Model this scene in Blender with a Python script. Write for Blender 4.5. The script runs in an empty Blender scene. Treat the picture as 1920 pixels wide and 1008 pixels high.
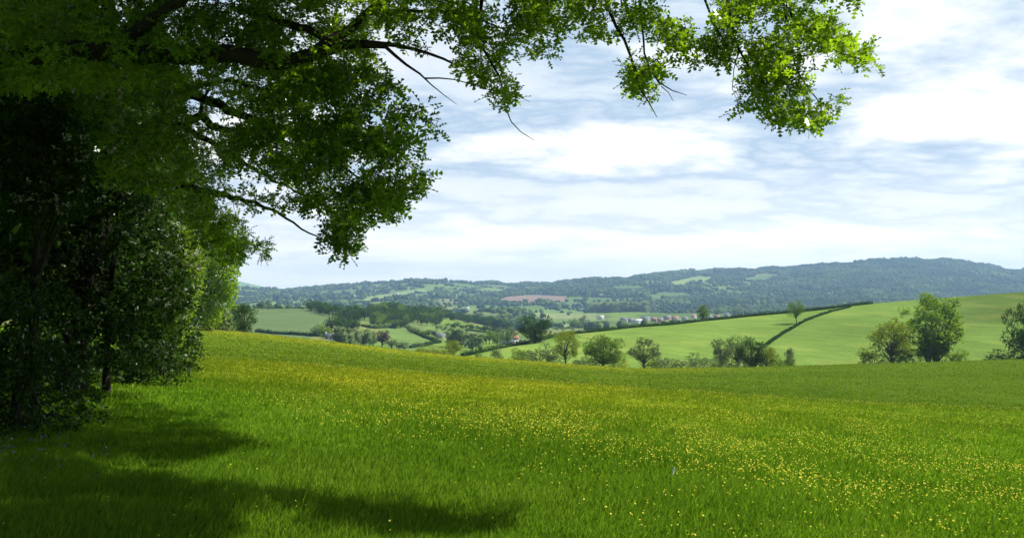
import bpy, math, random
import numpy as np
from mathutils import Vector
rng = np.random.default_rng(7); random.seed(7)
S = bpy.context.scene; COL = S.collection
F = 1750.0; HZ = 540.0            # focal length and horizon row, in pixels of a 1920 px wide picture

# ------------------------------------------------------------------ camera, world, sun, exposure
cam_d = bpy.data.cameras.new('camera'); cam = bpy.data.objects.new('camera', cam_d); COL.objects.link(cam)
cam.location = (0, 0, 0); cam.rotation_euler = (math.radians(90), 0, 0)
cam_d.sensor_width = 36; cam_d.lens = 36*F/1920; cam_d.shift_y = (HZ-504)/1920
cam_d.clip_start = 0.05; cam_d.clip_end = 30000
S.camera = cam
SUN_AZ, SUN_EL = math.radians(80), math.radians(50)      # azimuth from +Y, towards the right
sunv = np.array([math.sin(SUN_AZ)*math.cos(SUN_EL), math.cos(SUN_AZ)*math.cos(SUN_EL), math.sin(SUN_EL)])
sl = bpy.data.lights.new('sun', 'SUN'); so = bpy.data.objects.new('sun', sl); COL.objects.link(so)
sl.energy = 5.0; sl.angle = math.radians(0.5); sl.color = (1, .955, .87)
so.rotation_euler = Vector((-sunv[0], -sunv[1], -sunv[2])).to_track_quat('-Z', 'Y').to_euler()
S.view_settings.view_transform = 'Standard'; S.view_settings.look = 'None'
S.view_settings.exposure = 0.85; S.view_settings.gamma = 1.0
S.cycles.use_denoising = True
S.cycles.max_bounces = 7; S.cycles.diffuse_bounces = 3; S.cycles.transmission_bounces = 4; S.cycles.volume_bounces = 0
S.cycles.use_adaptive_sampling = True; S.cycles.adaptive_threshold = 0.02
S.cycles.sample_clamp_indirect = 6
S.cycles.caustics_reflective = False; S.cycles.caustics_refractive = False

W = bpy.data.worlds.new('World'); S.world = W; W.use_nodes = True
wn, wl = W.node_tree.nodes, W.node_tree.links
wn.clear()
def N(nodes, t, **kw):
    n = nodes.new(t)
    for k, v in kw.items():
        if k.startswith('i_'): n.inputs[k[2:].replace('_', ' ')].default_value = v
        else: setattr(n, k, v)
    return n
def math_(nodes, links, op, a, b=None, clamp=False):
    n = nodes.new('ShaderNodeMath'); n.operation = op; n.use_clamp = clamp
    for i, v in enumerate((a, b)):
        if v is None: continue
        if isinstance(v, (int, float)): n.inputs[i].default_value = v
        else: links.new(v, n.inputs[i])
    return n.outputs[0]
def mixc(nodes, links, fac, a, b, blend='MIX'):
    n = nodes.new('ShaderNodeMix'); n.data_type = 'RGBA'; n.blend_type = blend
    for idx, v in ((0, fac), (6, a), (7, b)):
        if isinstance(v, (int, float)): n.inputs[idx].default_value = v
        elif isinstance(v, (tuple, list)): n.inputs[idx].default_value = (*v, 1) if len(v) == 3 else v
        else: links.new(v, n.inputs[idx])
    return n.outputs[2]
def ramp(nodes, links, fac, stops):
    n = nodes.new('ShaderNodeValToRGB'); links.new(fac, n.inputs[0])
    e = n.color_ramp.elements
    while len(e) < len(stops): e.new(0.5)
    for el, (p, c) in zip(e, stops):
        el.position = p; el.color = (*c, 1) if len(c) == 3 else c
    return n.outputs[0]
sky = N(wn, 'ShaderNodeTexSky', sky_type='NISHITA', sun_disc=False, sun_elevation=SUN_EL, sun_rotation=SUN_AZ, altitude=100)
sky.air_density = 1.0; sky.dust_density = 1.2
tc = N(wn, 'ShaderNodeTexCoord'); sx = N(wn, 'ShaderNodeSeparateXYZ'); wl.new(tc.outputs['Generated'], sx.inputs[0])
zz = math_(wn, wl, 'ADD', math_(wn, wl, 'MAXIMUM', sx.outputs[2], 0.0), 0.17)
cx = math_(wn, wl, 'DIVIDE', sx.outputs[0], zz); cy = math_(wn, wl, 'DIVIDE', sx.outputs[1], zz)
cb = N(wn, 'ShaderNodeCombineXYZ'); wl.new(math_(wn, wl, 'MULTIPLY', cx, 0.8), cb.inputs[0]); wl.new(math_(wn, wl, 'MULTIPLY', cy, 1.0), cb.inputs[1])
cb.inputs[2].default_value = 3.4
n1 = N(wn, 'ShaderNodeTexNoise', i_Scale=1.0, i_Detail=9.0, i_Roughness=0.54, i_Distortion=0.2); wl.new(cb.outputs[0], n1.inputs['Vector'])
n2 = N(wn, 'ShaderNodeTexNoise', i_Scale=3.6, i_Detail=9.0, i_Roughness=0.6, i_Distortion=0.2); wl.new(cb.outputs[0], n2.inputs['Vector'])
dens = math_(wn, wl, 'ADD', math_(wn, wl, 'MULTIPLY', n1.outputs[0], 0.68), math_(wn, wl, 'MULTIPLY', n2.outputs[0], 0.32))
cloud = ramp(wn, wl, dens, [(0.36, (9.4, 9.8, 10.2)), (0.42, (7.6, 8.5, 9.3)), (0.462, (4.6, 6.0, 7.7)), (0.505, (7.2, 8.1, 9.0)), (0.55, (10.6, 10.7, 10.8)), (0.60, (12, 12, 12))])
cover = ramp(wn, wl, dens, [(0.30, (0.72,)*3), (0.50, (0.97,)*3)])
frontw = math_(wn, wl, 'MULTIPLY', math_(wn, wl, 'ADD', math_(wn, wl, 'MULTIPLY', sx.outputs[1], 1.1), 0.40, clamp=True), math_(wn, wl, 'SUBTRACT', 1.75, math_(wn, wl, 'MULTIPLY', sx.outputs[2], 2.6), clamp=True))      # cloud thinned behind the camera and overhead, to keep the shade dark
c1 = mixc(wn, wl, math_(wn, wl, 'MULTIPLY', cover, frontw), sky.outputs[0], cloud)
hz = math_(wn, wl, 'SUBTRACT', 1.0, math_(wn, wl, 'MULTIPLY', sx.outputs[2], 7.5), clamp=True)
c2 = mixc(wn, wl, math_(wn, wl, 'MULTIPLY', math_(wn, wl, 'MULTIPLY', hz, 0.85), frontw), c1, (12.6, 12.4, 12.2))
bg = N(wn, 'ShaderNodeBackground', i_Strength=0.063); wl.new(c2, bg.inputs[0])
wo = N(wn, 'ShaderNodeOutputWorld'); wl.new(bg.outputs[0], wo.inputs[0])

# ------------------------------------------------------------------ helpers
def X(px, Y): return (px-960)/F*Y
def Zp(py, Y): return (HZ-py)/F*Y
def P3(px, py, Y): return np.array([X(px, Y), Y, Zp(py, Y)])
def smooth(a, b, x):
    t = np.clip((x-a)/(b-a), 0, 1); return t*t*(3-2*t)
def hashf(ix, iy, seed):
    v = np.sin(ix*127.1+iy*311.7+seed*74.7)*43758.5453
    return v-np.floor(v)
def vnoise(x, y, seed=0):
    ix, iy = np.floor(x), np.floor(y); fx, fy = x-ix, y-iy
    fx = fx*fx*(3-2*fx); fy = fy*fy*(3-2*fy)
    a, b = hashf(ix, iy, seed), hashf(ix+1, iy, seed)
    c, d = hashf(ix, iy+1, seed), hashf(ix+1, iy+1, seed)
    return (a*(1-fx)+b*fx)*(1-fy)+(c*(1-fx)+d*fx)*fy
def fbm(x, y, seed=0, o=4):
    s = 0; a = .5; t = 0
    for k in range(o):
        s = s+a*vnoise(x, y, seed+k*13); t += a; a *= .5; x = x*2.03+5; y = y*2.03+9
    return s/t
def inpoly(px, py, poly):
    px = np.asarray(px, float); py = np.asarray(py, float)
    r = np.zeros(px.shape, bool); n = len(poly)
    for i in range(n):
        x1, y1 = poly[i]; x2, y2 = poly[(i+1) % n]
        if y1 == y2: continue
        c = ((y1 > py) != (y2 > py)) & (px < (x2-x1)*(py-y1)/(y2-y1)+x1); r ^= c
    return r

# ------------------------------------------------------------------ terrain height
PR = {
 -400: [(45,655),(60,655),(75,640),(110,622),(165,606),(230,612),(330,630),(450,630),(600,625),(800,595),(1000,579),(1400,590),(2000,600),(3000,582),(3600,566)],
 360: [(45,679),(60,668),(75,655),(110,631),(165,611),(230,620),(330,640),(450,640),(600,633),(800,598),(1000,578),(1400,590),(2000,600),(3000,582),(3600,566)],
 600: [(45,692),(60,686),(75,675),(110,655),(165,637),(230,648),(330,665),(450,655),(600,632),(800,600),(1000,577),(1400,592),(2000,600),(3000,581),(3600,566)],
 760: [(45,701),(60,699),(75,690),(110,674),(165,656),(230,668),(330,690),(450,680),(600,652),(800,618),(1000,592),(1200,578),(1400,586),(2000,600),(3000,581),(3600,566)],
 870: [(45,709),(60,710),(75,701),(110,683),(165,667),(230,674),(330,668),(450,672),(600,655),(800,630),(1000,613),(1200,600),(1400,602),(2000,603),(3000,581),(3600,566)],
 960: [(45,715),(60,717),(75,708),(110,690),(165,673),(230,682),(300,650),(360,646),(450,655),(600,650),(800,640),(1000,628),(1400,617),(2000,605),(3000,582),(3600,562)],
 1060: [(45,722),(60,725),(75,716),(110,697),(165,681),(230,692),(300,655),(380,624),(450,630),(600,640),(800,638),(1000,630),(1400,617),(2000,605),(3000,582),(3600,562)],
 1190: [(45,731),(60,734),(75,726),(110,706),(165,690),(230,700),(300,655),(400,611),(500,615),(700,625),(1000,623),(1400,614),(2000,604),(3000,581),(3600,560)],
 1400: [(45,745),(60,748),(75,737),(110,710),(165,687),(230,703),(300,655),(420,592),(520,597),(1000,612),(1400,612),(2000,602),(3000,580),(3600,555)],
 1640: [(45,759),(60,762),(75,748),(110,708),(165,680),(230,702),(300,645),(440,567),(550,572),(1000,600),(1400,605),(2000,599),(3000,576),(3600,548)],
 1920: [(45,772),(60,774),(75,756),(110,706),(165,671),(230,697),(300,628),(450,545),(560,552),(1000,590),(1400,600),(2000,595),(3000,574),(3600,546)],
 2600: [(45,790),(60,790),(75,765),(110,706),(165,668),(230,697),(300,620),(450,520),(560,528),(1000,580),(1400,590),(2000,590),(3000,574),(3600,540)],
}
SKY = [(-400,520),(300,518),(450,544),(500,545),(560,547),(600,542),(650,537),(700,535),(750,530),(800,529),(850,531),(900,534),(1000,536),(1060,531),(1130,528),(1200,521),
       (1300,510),(1340,509),(1400,510),(1480,506),(1540,502),(1600,497),(1650,492),(1680,490),(1750,490),(1800,491),(1830,496),(1880,507),(1920,509),(2200,512),(2600,500)]
skx, sky_ = zip(*SKY)
tu = np.linspace(-400, 2600, 301); tl = np.linspace(math.log(14), math.log(9500), 420)
cols = sorted(PR); tab_c = []
for c in cols:
    pts = [(Y, 540+F*(1.6/Y+.066+.065*(c-960)/F)) for Y in (10, 20, 30, 38)]+PR[c]
    s = np.interp(c, skx, sky_)
    pts += [(4300, 566+(s-566)*.55 if c < 900 else PR[c][-1][1]+(s-PR[c][-1][1])*.55), (5200, s), (5700, s+6), (7000, s+22), (9500, 562)]
    yy, pp = zip(*pts); tab_c.append(np.interp(tl, np.log(yy), pp))
tab_c = np.array(tab_c)
TAB = np.array([np.interp(tu, cols, tab_c[:, j]) for j in range(len(tl))]).T
# the exact skyline on its own row
ks = np.exp(-np.linspace(-2, 2, 11)**2); ks /= ks.sum()
TAB = np.apply_along_axis(lambda r: np.convolve(np.pad(r, 5, 'edge'), ks, 'valid'), 1, TAB)
k2 = np.exp(-np.linspace(-2, 2, 9)**2); k2 /= k2.sum()
TAB = np.apply_along_axis(lambda r: np.convolve(np.pad(r, 4, 'edge'), k2, 'valid'), 0, TAB)
for j, l in enumerate(tl):      # fine skyline detail comes back after smoothing
    w = math.exp(-((math.exp(l)-5200)/500)**2)
    TAB[:, j] = TAB[:, j]*(1-w)+w*np.interp(tu, skx, sky_)
    w7 = math.exp(-((math.exp(l)-7400)/500)**2)      # the far green hill at the left
    far7 = np.interp(tu, [-400, 300, 400, 450, 480, 520, 560, 2600], [505, 512, 520, 527, 534, 543, 552, 560])
    TAB[:, j] = TAB[:, j]*(1-w7)+w7*far7
def H(x, y):
    x = np.asarray(x, float); y = np.asarray(y, float)
    plane = -1.6-.066*y-.065*x
    ys = np.maximum(y, 14.5)
    px = np.clip(960+F*x/ys, -399, 2599); fu = (px+400)/10; iu = fu.astype(int); fu = fu-iu
    fl = np.clip((np.log(ys)-tl[0])/(tl[1]-tl[0]), 0, len(tl)-1.001); il = fl.astype(int); fl = fl-il
    d = (TAB[iu, il]*(1-fu)+TAB[iu+1, il]*fu)*(1-fl)+(TAB[iu, il+1]*(1-fu)+TAB[iu+1, il+1]*fu)*fl
    zt = (HZ-d)/F*ys
    w = smooth(28, 48, y)
    z = plane*(1-w)+zt*w
    z = z+.10*(fbm(x*.35, y*.35, 3, 2)-.5)*smooth(200, 20, y)+.06*(vnoise(x*1.7, y*1.7, 8)-.5)*smooth(60, 20, y)
    z = z+62*(fbm(x/430, y/430, 21, 5)-.5)*smooth(600, 2600, y)*(1-.6*smooth(4600, 5200, y))
    z = z+1.6*(fbm(x/60, y/60, 25, 3)-.5)*smooth(230, 300, y)
    return z
def h1(x, y): return float(H(np.array([x]), np.array([y]))[0])
def pyof(x, y): return HZ-H(x, y)/np.maximum(y, .1)*F
def find_y(px, base, y0, y1):
    ys = np.linspace(y0, y1, 160); p = pyof((px-960)/F*ys, ys)
    return float(ys[np.argmin(np.abs(p-base))])

# ------------------------------------------------------------------ mesh helpers
def mesh_np(name, V, faces, mats, smooth_=False, attrs=None, midx=None):
    """faces: list of (n,k) int arrays"""
    me = bpy.data.meshes.new(name)
    V = np.asarray(V, np.float32); me.vertices.add(len(V)); me.vertices.foreach_set('co', V.ravel())
    loops = np.concatenate([f.ravel() for f in faces]).astype(np.int32)
    tot = np.concatenate([np.full(len(f), f.shape[1], np.int32) for f in faces])
    st = np.concatenate([[0], np.cumsum(tot)[:-1]]).astype(np.int32)
    me.loops.add(len(loops)); me.loops.foreach_set('vertex_index', loops)
    me.polygons.add(len(tot)); me.polygons.foreach_set('loop_start', st)
    try: me.polygons.foreach_set('loop_total', tot)
    except Exception: pass
    if smooth_: me.polygons.foreach_set('use_smooth', np.ones(len(tot), bool))
    for m in (mats if isinstance(mats, (list, tuple)) else [mats]): me.materials.append(m)
    if midx is not None: me.polygons.foreach_set('material_index', np.asarray(midx, np.int32))
    for k, v in (attrs or {}).items():
        if v.ndim == 1:
            a = me.attributes.new(k, 'FLOAT', 'POINT'); a.data.foreach_set('value', v.astype(np.float32))
        else:
            a = me.attributes.new(k, 'FLOAT_COLOR', 'POINT')
            c = np.ones((len(v), 4), np.float32); c[:, :3] = v; a.data.foreach_set('color', c.ravel())
    me.update(); me.validate()
    return me
def link(name, me, parent=None, loc=None):
    o = bpy.data.objects.new(name, me); COL.objects.link(o)
    if parent is not None: o.parent = parent
    if loc is not None: o.location = loc
    return o
def tag(o, label=None, cat=None, group=None, kind=None):
    if label: o['label'] = label
    if cat: o['category'] = cat
    if group: o['group'] = group
    if kind: o['kind'] = kind
    return o
def empty(name, loc, label, cat, group=None):
    o = bpy.data.objects.new(name, None); COL.objects.link(o); o.location = loc; o.empty_display_size = .3
    return tag(o, label, cat, group)
def tube(pts, rad, sides=8):
    pts = np.asarray(pts, float); rad = np.asarray(rad, float); n = len(pts)
    t = np.gradient(pts, axis=0); t /= np.linalg.norm(t, axis=1)[:, None]+1e-9
    up = np.array([0, 0, 1.]) if abs(t[0, 2]) < .9 else np.array([1., 0, 0])
    V = []
    for i in range(n):
        a = np.cross(t[i], up); a /= np.linalg.norm(a)+1e-9; b = np.cross(a, t[i]); up = b
        an = np.linspace(0, 2*math.pi, sides, endpoint=False)
        V.append(pts[i]+rad[i]*(np.cos(an)[:, None]*a+np.sin(an)[:, None]*b))
    V = np.concatenate(V); q = []
    for i in range(n-1):
        for j in range(sides):
            k = (j+1) % sides; q.append((i*sides+j, i*sides+k, (i+1)*sides+k, (i+1)*sides+j))
    return V, np.array(q)
def resample(pts, rad, step, wob=0.0, r=rng):
    pts = np.asarray(pts, float); d = np.concatenate([[0], np.cumsum(np.linalg.norm(np.diff(pts, axis=0), axis=1))])
    n = max(3, int(d[-1]/step)+1); s = np.linspace(0, d[-1], n)
    P = np.stack([np.interp(s, d, pts[:, k]) for k in range(3)], 1); R = np.interp(s, d, rad)
    if n > 4:       # round the corners
        Q = P.copy(); Q[1:-1] = (P[:-2]+2*P[1:-1]+P[2:])/4; P = Q
    if wob:
        w = r.normal(0, wob, P.shape); w[0] = 0; P = P+w*np.minimum(1, R*8+.4)[:, None]
    return P, R
class Acc:
    def __init__(s): s.V = []; s.F = {}; s.n = 0
    def add(s, V, *faces):
        for f in faces: s.F.setdefault(f.shape[1], []).append(f+s.n)
        s.V.append(V); s.n += len(V)
    def mesh(s, name, mats, **k):
        return mesh_np(name, np.concatenate(s.V), [np.concatenate(v) for v in s.F.values()], mats, **k)
def twigs(A, B, r0, r1):
    """many 3-sided straight twigs as one V,F"""
    A = np.asarray(A); B = np.asarray(B); n = len(A)
    t = B-A; t /= np.linalg.norm(t, axis=1)[:, None]+1e-9
    a = np.cross(t, [.3, .5, .81]); a /= np.linalg.norm(a, axis=1)[:, None]+1e-9; b = np.cross(t, a)
    V = np.zeros((n, 6, 3))
    for j in range(3):
        an = j*2*math.pi/3; d = math.cos(an)*a+math.sin(an)*b
        V[:, j] = A+d*np.reshape(r0, (-1, 1)); V[:, 3+j] = B+d*np.reshape(r1, (-1, 1))
    base = np.arange(n)[:, None, None]*6
    q = np.array([[0, 1, 4, 3], [1, 2, 5, 4], [2, 0, 3, 5]])[None]+base
    return V.reshape(-1, 3), q.reshape(-1, 4)
def rand_dirs(n, r=rng):
    v = r.normal(size=(n, 3)); return v/np.linalg.norm(v, axis=1)[:, None]
# leaf outlines: (points in leaf plane u=side, v=along, w=lift), triangles
OAK_P = np.array([(0,0,0),(0,.34,0),(0,.62,0),(0,1.,-.05),(.24,.30,.07),(.34,.62,.09),(.20,.92,.04),(-.24,.30,.07),(-.34,.62,.09),(-.20,.92,.04)])
OAK_T = np.array([(0,4,1),(1,5,2),(2,6,3),(0,1,7),(1,2,8),(2,3,9)])
LEAF_P = np.array([(0,0,0),(.30,.45,.06),(0,1,-.04),(-.30,.45,.06)]); LEAF_T = np.array([(0,1,2,3)])
def leaves(C, D, Nn, L, P=LEAF_P, T=LEAF_T):
    """C base points, D direction, Nn rough normals, L lengths"""
    side = np.cross(D, Nn); side /= np.linalg.norm(side, axis=1)[:, None]+1e-9; nn = np.cross(side, D)
    V = C[:, None]+L[:, None, None]*(P[None, :, 0:1]*side[:, None]+P[None, :, 1:2]*D[:, None]+P[None, :, 2:3]*nn[:, None])
    k = len(P); Fc = T[None]+np.arange(len(C))[:, None, None]*k
    return V.reshape(-1, 3), Fc.reshape(-1, T.shape[1])
def rosettes(T, n, L, r=rng, shape='leaf', spread=.35, flat=.4, axis=None, cj=.25):
    """n leaves radiating from each tip"""
    m = len(T); C = np.repeat(T, n, 0); L_ = L*r.uniform(.65, 1.25, m*n)
    D = rand_dirs(m*n, r)
    if axis is not None: D = D*.8+np.repeat(axis, n, 0)*.6
    D[:, 2] = D[:, 2]*(1-flat)-.12; D /= np.linalg.norm(D, axis=1)[:, None]
    Nn = np.array([0, 0, 1.])+r.normal(0, spread, (m*n, 3))
    C = C+D*(L_*cj)[:, None]+r.normal(0, L*.25, C.shape)
    return leaves(C, D, Nn, L_, *((OAK_P, OAK_T) if shape == 'oak' else (LEAF_P, LEAF_T)))
def attach(nodes, nrad, tips, rmin, r=rng, sub=3, maxnodes=60000):
    """grow twigs from the nearest existing wood to every tip; returns twig segments"""
    d0 = np.array([np.min(((nodes-t)**2).sum(1)) for t in tips]); order = np.argsort(d0)
    buf = np.zeros((len(nodes)+len(tips)*sub, 3)); rb = np.zeros(len(buf)); m = len(nodes); buf[:m] = nodes; rb[:m] = nrad
    A = []; B = []; r0 = []; r1 = []
    for i in order:
        t = tips[i]; dd = ((buf[:m]-t)**2).sum(1); j = int(np.argmin(dd)); dist = math.sqrt(dd[j])
        if dist < 1e-3: continue
        a = buf[j]; ra = min(rb[j]*.75, rmin*(1.2+dist*1.6)); prev = a; pr = ra
        off = r.normal(0, dist*.07, 3); off[2] += dist*.06
        for k in range(1, sub+1):
            f = k/sub; q = a+(t-a)*f+off*math.sin(math.pi*f); rr = ra+(rmin*.6-ra)*f
            A.append(prev); B.append(q); r0.append(pr); r1.append(rr)
            buf[m] = q; rb[m] = max(rr, rmin*.8); m += 1; prev = q; pr = rr
    return twigs(A, B, np.array(r0), np.array(r1))

# ------------------------------------------------------------------ materials
def newmat(name):
    m = bpy.data.materials.new(name); m.use_nodes = True; m.node_tree.nodes.clear(); return m, m.node_tree.nodes, m.node_tree.links
def leafmat(name, dark, light, trans, tmix=.45, gloss=.12, scale=1.2, blossom=None):
    m, n, l = newmat(name)
    g = N(n, 'ShaderNodeNewGeometry'); oi = N(n, 'ShaderNodeObjectInfo')
    no = N(n, 'ShaderNodeTexNoise', i_Scale=scale, i_Detail=3.0)
    tc = N(n, 'ShaderNodeTexCoord'); l.new(tc.outputs['Object'], no.inputs['Vector'])
    v = math_(n, l, 'ADD', math_(n, l, 'MULTIPLY', g.outputs['Random Per Island'], .55), math_(n, l, 'MULTIPLY', no.outputs[0], .6))
    v = math_(n, l, 'ADD', v, math_(n, l, 'MULTIPLY', math_(n, l, 'SUBTRACT', oi.outputs['Random'], .5), .35))
    c = ramp(n, l, v, [(.25, dark), (.85, light)])
    if blossom:
        bm = math_(n, l, 'GREATER_THAN', g.outputs['Random Per Island'], blossom[1]); c = mixc(n, l, bm, c, blossom[0])
    d = N(n, 'ShaderNodeBsdfDiffuse'); t = N(n, 'ShaderNodeBsdfTranslucent'); l.new(c, d.inputs[0])
    l.new(mixc(n, l, 1.0, c, trans, 'MULTIPLY'), t.inputs[0])
    mx = N(n, 'ShaderNodeMixShader'); mx.inputs[0].default_value = tmix; l.new(d.outputs[0], mx.inputs[1]); l.new(t.outputs[0], mx.inputs[2])
    gl = N(n, 'ShaderNodeBsdfGlossy', i_Roughness=.38); gl.inputs[0].default_value = (.9, .95, .9, 1)
    fr = N(n, 'ShaderNodeFresnel'); fr.inputs[0].default_value = 1.4
    m2 = N(n, 'ShaderNodeMixShader'); l.new(math_(n, l, 'MULTIPLY', fr.outputs[0], gloss*4), m2.inputs[0]); l.new(mx.outputs[0], m2.inputs[1]); l.new(gl.outputs[0], m2.inputs[2])
    o = N(n, 'ShaderNodeOutputMaterial'); l.new(m2.outputs[0], o.inputs[0]); return m
def plain(name, c1, c2, scale=4, rough=.85, bump=.3, bscale=None):
    m, n, l = newmat(name); tc = N(n, 'ShaderNodeTexCoord')
    no = N(n, 'ShaderNodeTexNoise', i_Scale=scale, i_Detail=6.0, i_Roughness=.65); l.new(tc.outputs['Object'], no.inputs['Vector'])
    c = ramp(n, l, no.outputs[0], [(.3, c1), (.7, c2)])
    b = N(n, 'ShaderNodeBsdfPrincipled', i_Roughness=rough); l.new(c, b.inputs['Base Color']); b.inputs['Specular IOR Level'].default_value = .2
    if bump:
        bp = N(n, 'ShaderNodeBump', i_Strength=bump); bp.inputs['Distance'].default_value = .02; n3 = N(n, 'ShaderNodeTexNoise', i_Scale=bscale or scale*6, i_Detail=5.0)
        l.new(tc.outputs['Object'], n3.inputs['Vector']); l.new(n3.outputs[0], bp.inputs['Height']); l.new(bp.outputs[0], b.inputs['Normal'])
    o = N(n, 'ShaderNodeOutputMaterial'); l.new(b.outputs[0], o.inputs[0]); return m
YG = (1.9, 2.1, .55)
M_OAK = leafmat('oak_leaf', (.026, .062, .007), (.12, .20, .016), (3.0, 2.9, .6), .52, .05)
M_OAK2 = leafmat('sunlit_oak_leaf', (.036, .085, .008), (.17, .28, .02), (2.8, 2.7, .55), .52, .05)  # brighter oak leaf: sunlight on the second oak put into its colour
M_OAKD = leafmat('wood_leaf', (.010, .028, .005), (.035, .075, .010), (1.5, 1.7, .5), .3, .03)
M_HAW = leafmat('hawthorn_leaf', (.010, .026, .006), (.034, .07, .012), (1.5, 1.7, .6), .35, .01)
M_BLOS = leafmat('hawthorn_blossom', (.22, .25, .17), (.52, .54, .42), (1., 1., 1.), .3, .02)
M_LIME = leafmat('maple_leaf', (.10, .18, .014), (.20, .29, .03), (1.9, 1.9, .5), .45, 0.0, .5)
M_DARKT = leafmat('dense_tree_leaf', (.014, .038, .008), (.05, .10, .016), YG, .3, 0.0, 3)
M_MIDT = leafmat('mid_tree_leaf', (.06, .11, .018), (.15, .22, .035), YG, .35, 0.0, 3)
M_YELT = leafmat('yellow_tree_leaf', (.10, .13, .018), (.21, .24, .035), YG, .4, 0.0, 3)
M_GREYT = leafmat('grey_tree_leaf', (.075, .11, .045), (.16, .21, .085), (1.4, 1.5, .9), .3, 0.0, 3)
M_COPP = leafmat('copper_leaf', (.045, .022, .030), (.09, .045, .05), (1.5, 1, 1), .25, 0.0, 3)
M_BARK = plain('oak_bark', (.012, .010, .007), (.040, .033, .025), 7, .95, .8, 30)
M_BARKL = plain('grey_bark', (.05, .045, .036), (.12, .105, .085), 3, .95, .5)
M_HEDGE = leafmat('hedge_leaf', (.010, .028, .007), (.035, .068, .014), YG, .25, 0.0, .6)
def farwood(name, a, b):
    m, n, l = newmat(name); g = N(n, 'ShaderNodeNewGeometry')
    no = N(n, 'ShaderNodeTexNoise', i_Scale=.0045, i_Detail=4.0); l.new(g.outputs['Position'], no.inputs['Vector'])
    v = math_(n, l, 'ADD', math_(n, l, 'MULTIPLY', g.outputs['Random Per Island'], .28), math_(n, l, 'MULTIPLY', no.outputs[0], 1.0))
    c = ramp(n, l, v, [(.40, a), (.68, tuple(np.array(a)*.6+np.array(b)*.3)), (.98, b)]); d = N(n, 'ShaderNodeBsdfDiffuse'); l.new(c, d.inputs[0])
    o = N(n, 'ShaderNodeOutputMaterial'); l.new(d.outputs[0], o.inputs[0]); return m
M_POP = leafmat('poplar_leaf', (.15, .21, .10), (.26, .33, .15), (1.4, 1.5, .9), .3, .0, 3)
M_FARW = farwood('far_woodland_leaf', (.012, .030, .012), (.12, .18, .045))

def groundmat(name, attr_col=False):
    m, n, l = newmat(name); g = N(n, 'ShaderNodeNewGeometry')
    a = N(n, 'ShaderNodeAttribute', attribute_name='tint')
    def noi(sc, det=5.0, ro=.6, vec=None):
        x = N(n, 'ShaderNodeTexNoise', i_Scale=sc, i_Detail=det, i_Roughness=ro); l.new(vec or g.outputs['Position'], x.inputs['Vector']); return x.outputs[0]
    f = math_(n, l, 'ADD', math_(n, l, 'MULTIPLY', noi(.03), .5), math_(n, l, 'MULTIPLY', noi(.9, 6.0, .75), .5))
    k = ramp(n, l, f, [(.30, (.70, .74, .70)), (.52, (1, 1, 1)), (.72, (1.32, 1.24, 1.15))])
    c = mixc(n, l, 1.0, a.outputs['Color'], k, 'MULTIPLY')
    f2 = noi(9.0, 4.0, .7); k2_ = ramp(n, l, f2, [(.35, (.7, .7, .7)), (.62, (1.25, 1.25, 1.25))])
    c = mixc(n, l, 1.0, c, k2_, 'MULTIPLY')
    d = N(n, 'ShaderNodeBsdfDiffuse', i_Roughness=.6); l.new(c, d.inputs[0])
    bp = N(n, 'ShaderNodeBump', i_Strength=.5); bp.inputs['Distance'].default_value = .1; l.new(noi(3.0, 6.0, .75), bp.inputs['Height']); l.new(bp.outputs[0], d.inputs['Normal'])
    o = N(n, 'ShaderNodeOutputMaterial'); l.new(d.outputs[0], o.inputs[0]); return m
M_GR = groundmat('meadow_turf')

# ------------------------------------------------------------------ ground sheets
# flower cover of the meadow in world space: a band that starts beyond this line (given as picture columns on the ground)
FLX = [-200, 200, 350, 600, 800, 950, 1100, 1300, 1600, 2400]; FLY = [700, 678, 690, 765, 835, 900, 985, 1070, 1190, 1300]
def flower_cover(x, y):
    ys = np.maximum(y, 3.); px = 960+F*x/ys; py = 540+F*(1.6/ys+.066+.065*x/ys)
    t = (np.interp(px, FLX, FLY)-py)/110.
    near = np.clip(t+.45, 0, 1.0)*smooth(150, 340, px)
    return near
def meadow_col(x, y):
    px = 960+F*x/np.maximum(y, 3)
    green = (1+.35*(fbm(x*.12, y*.12, 64, 3)-.5))[:, None]*np.array([.118, .215, .014]); olive = np.array([.088, .150, .012]); yel = np.array([.26, .27, .014])
    fc = flower_cover(x, y)*smooth(14, 36, y)
    dip = smooth(48, 66, y)*(1-smooth(118, 160, y))
    fc = fc*(1-.80*dip)*(.45+.8*fbm(x*.08, y*.04, 5, 4))
    right = smooth(1150, 1500, px)*smooth(48, 70, y)
    fc = fc*(1-.6*right)
    fc = fc*(1-.72*smooth(900, 1700, px))*(.8+.2*smooth(60,130,y))
    base = green+(olive-green)*np.clip(smooth(30, 62, y)*smooth(100, 300, px), 0, 1)[:, None]
    return base*(1-.72*fc[:, None])+yel*.72*fc[:, None]
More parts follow.
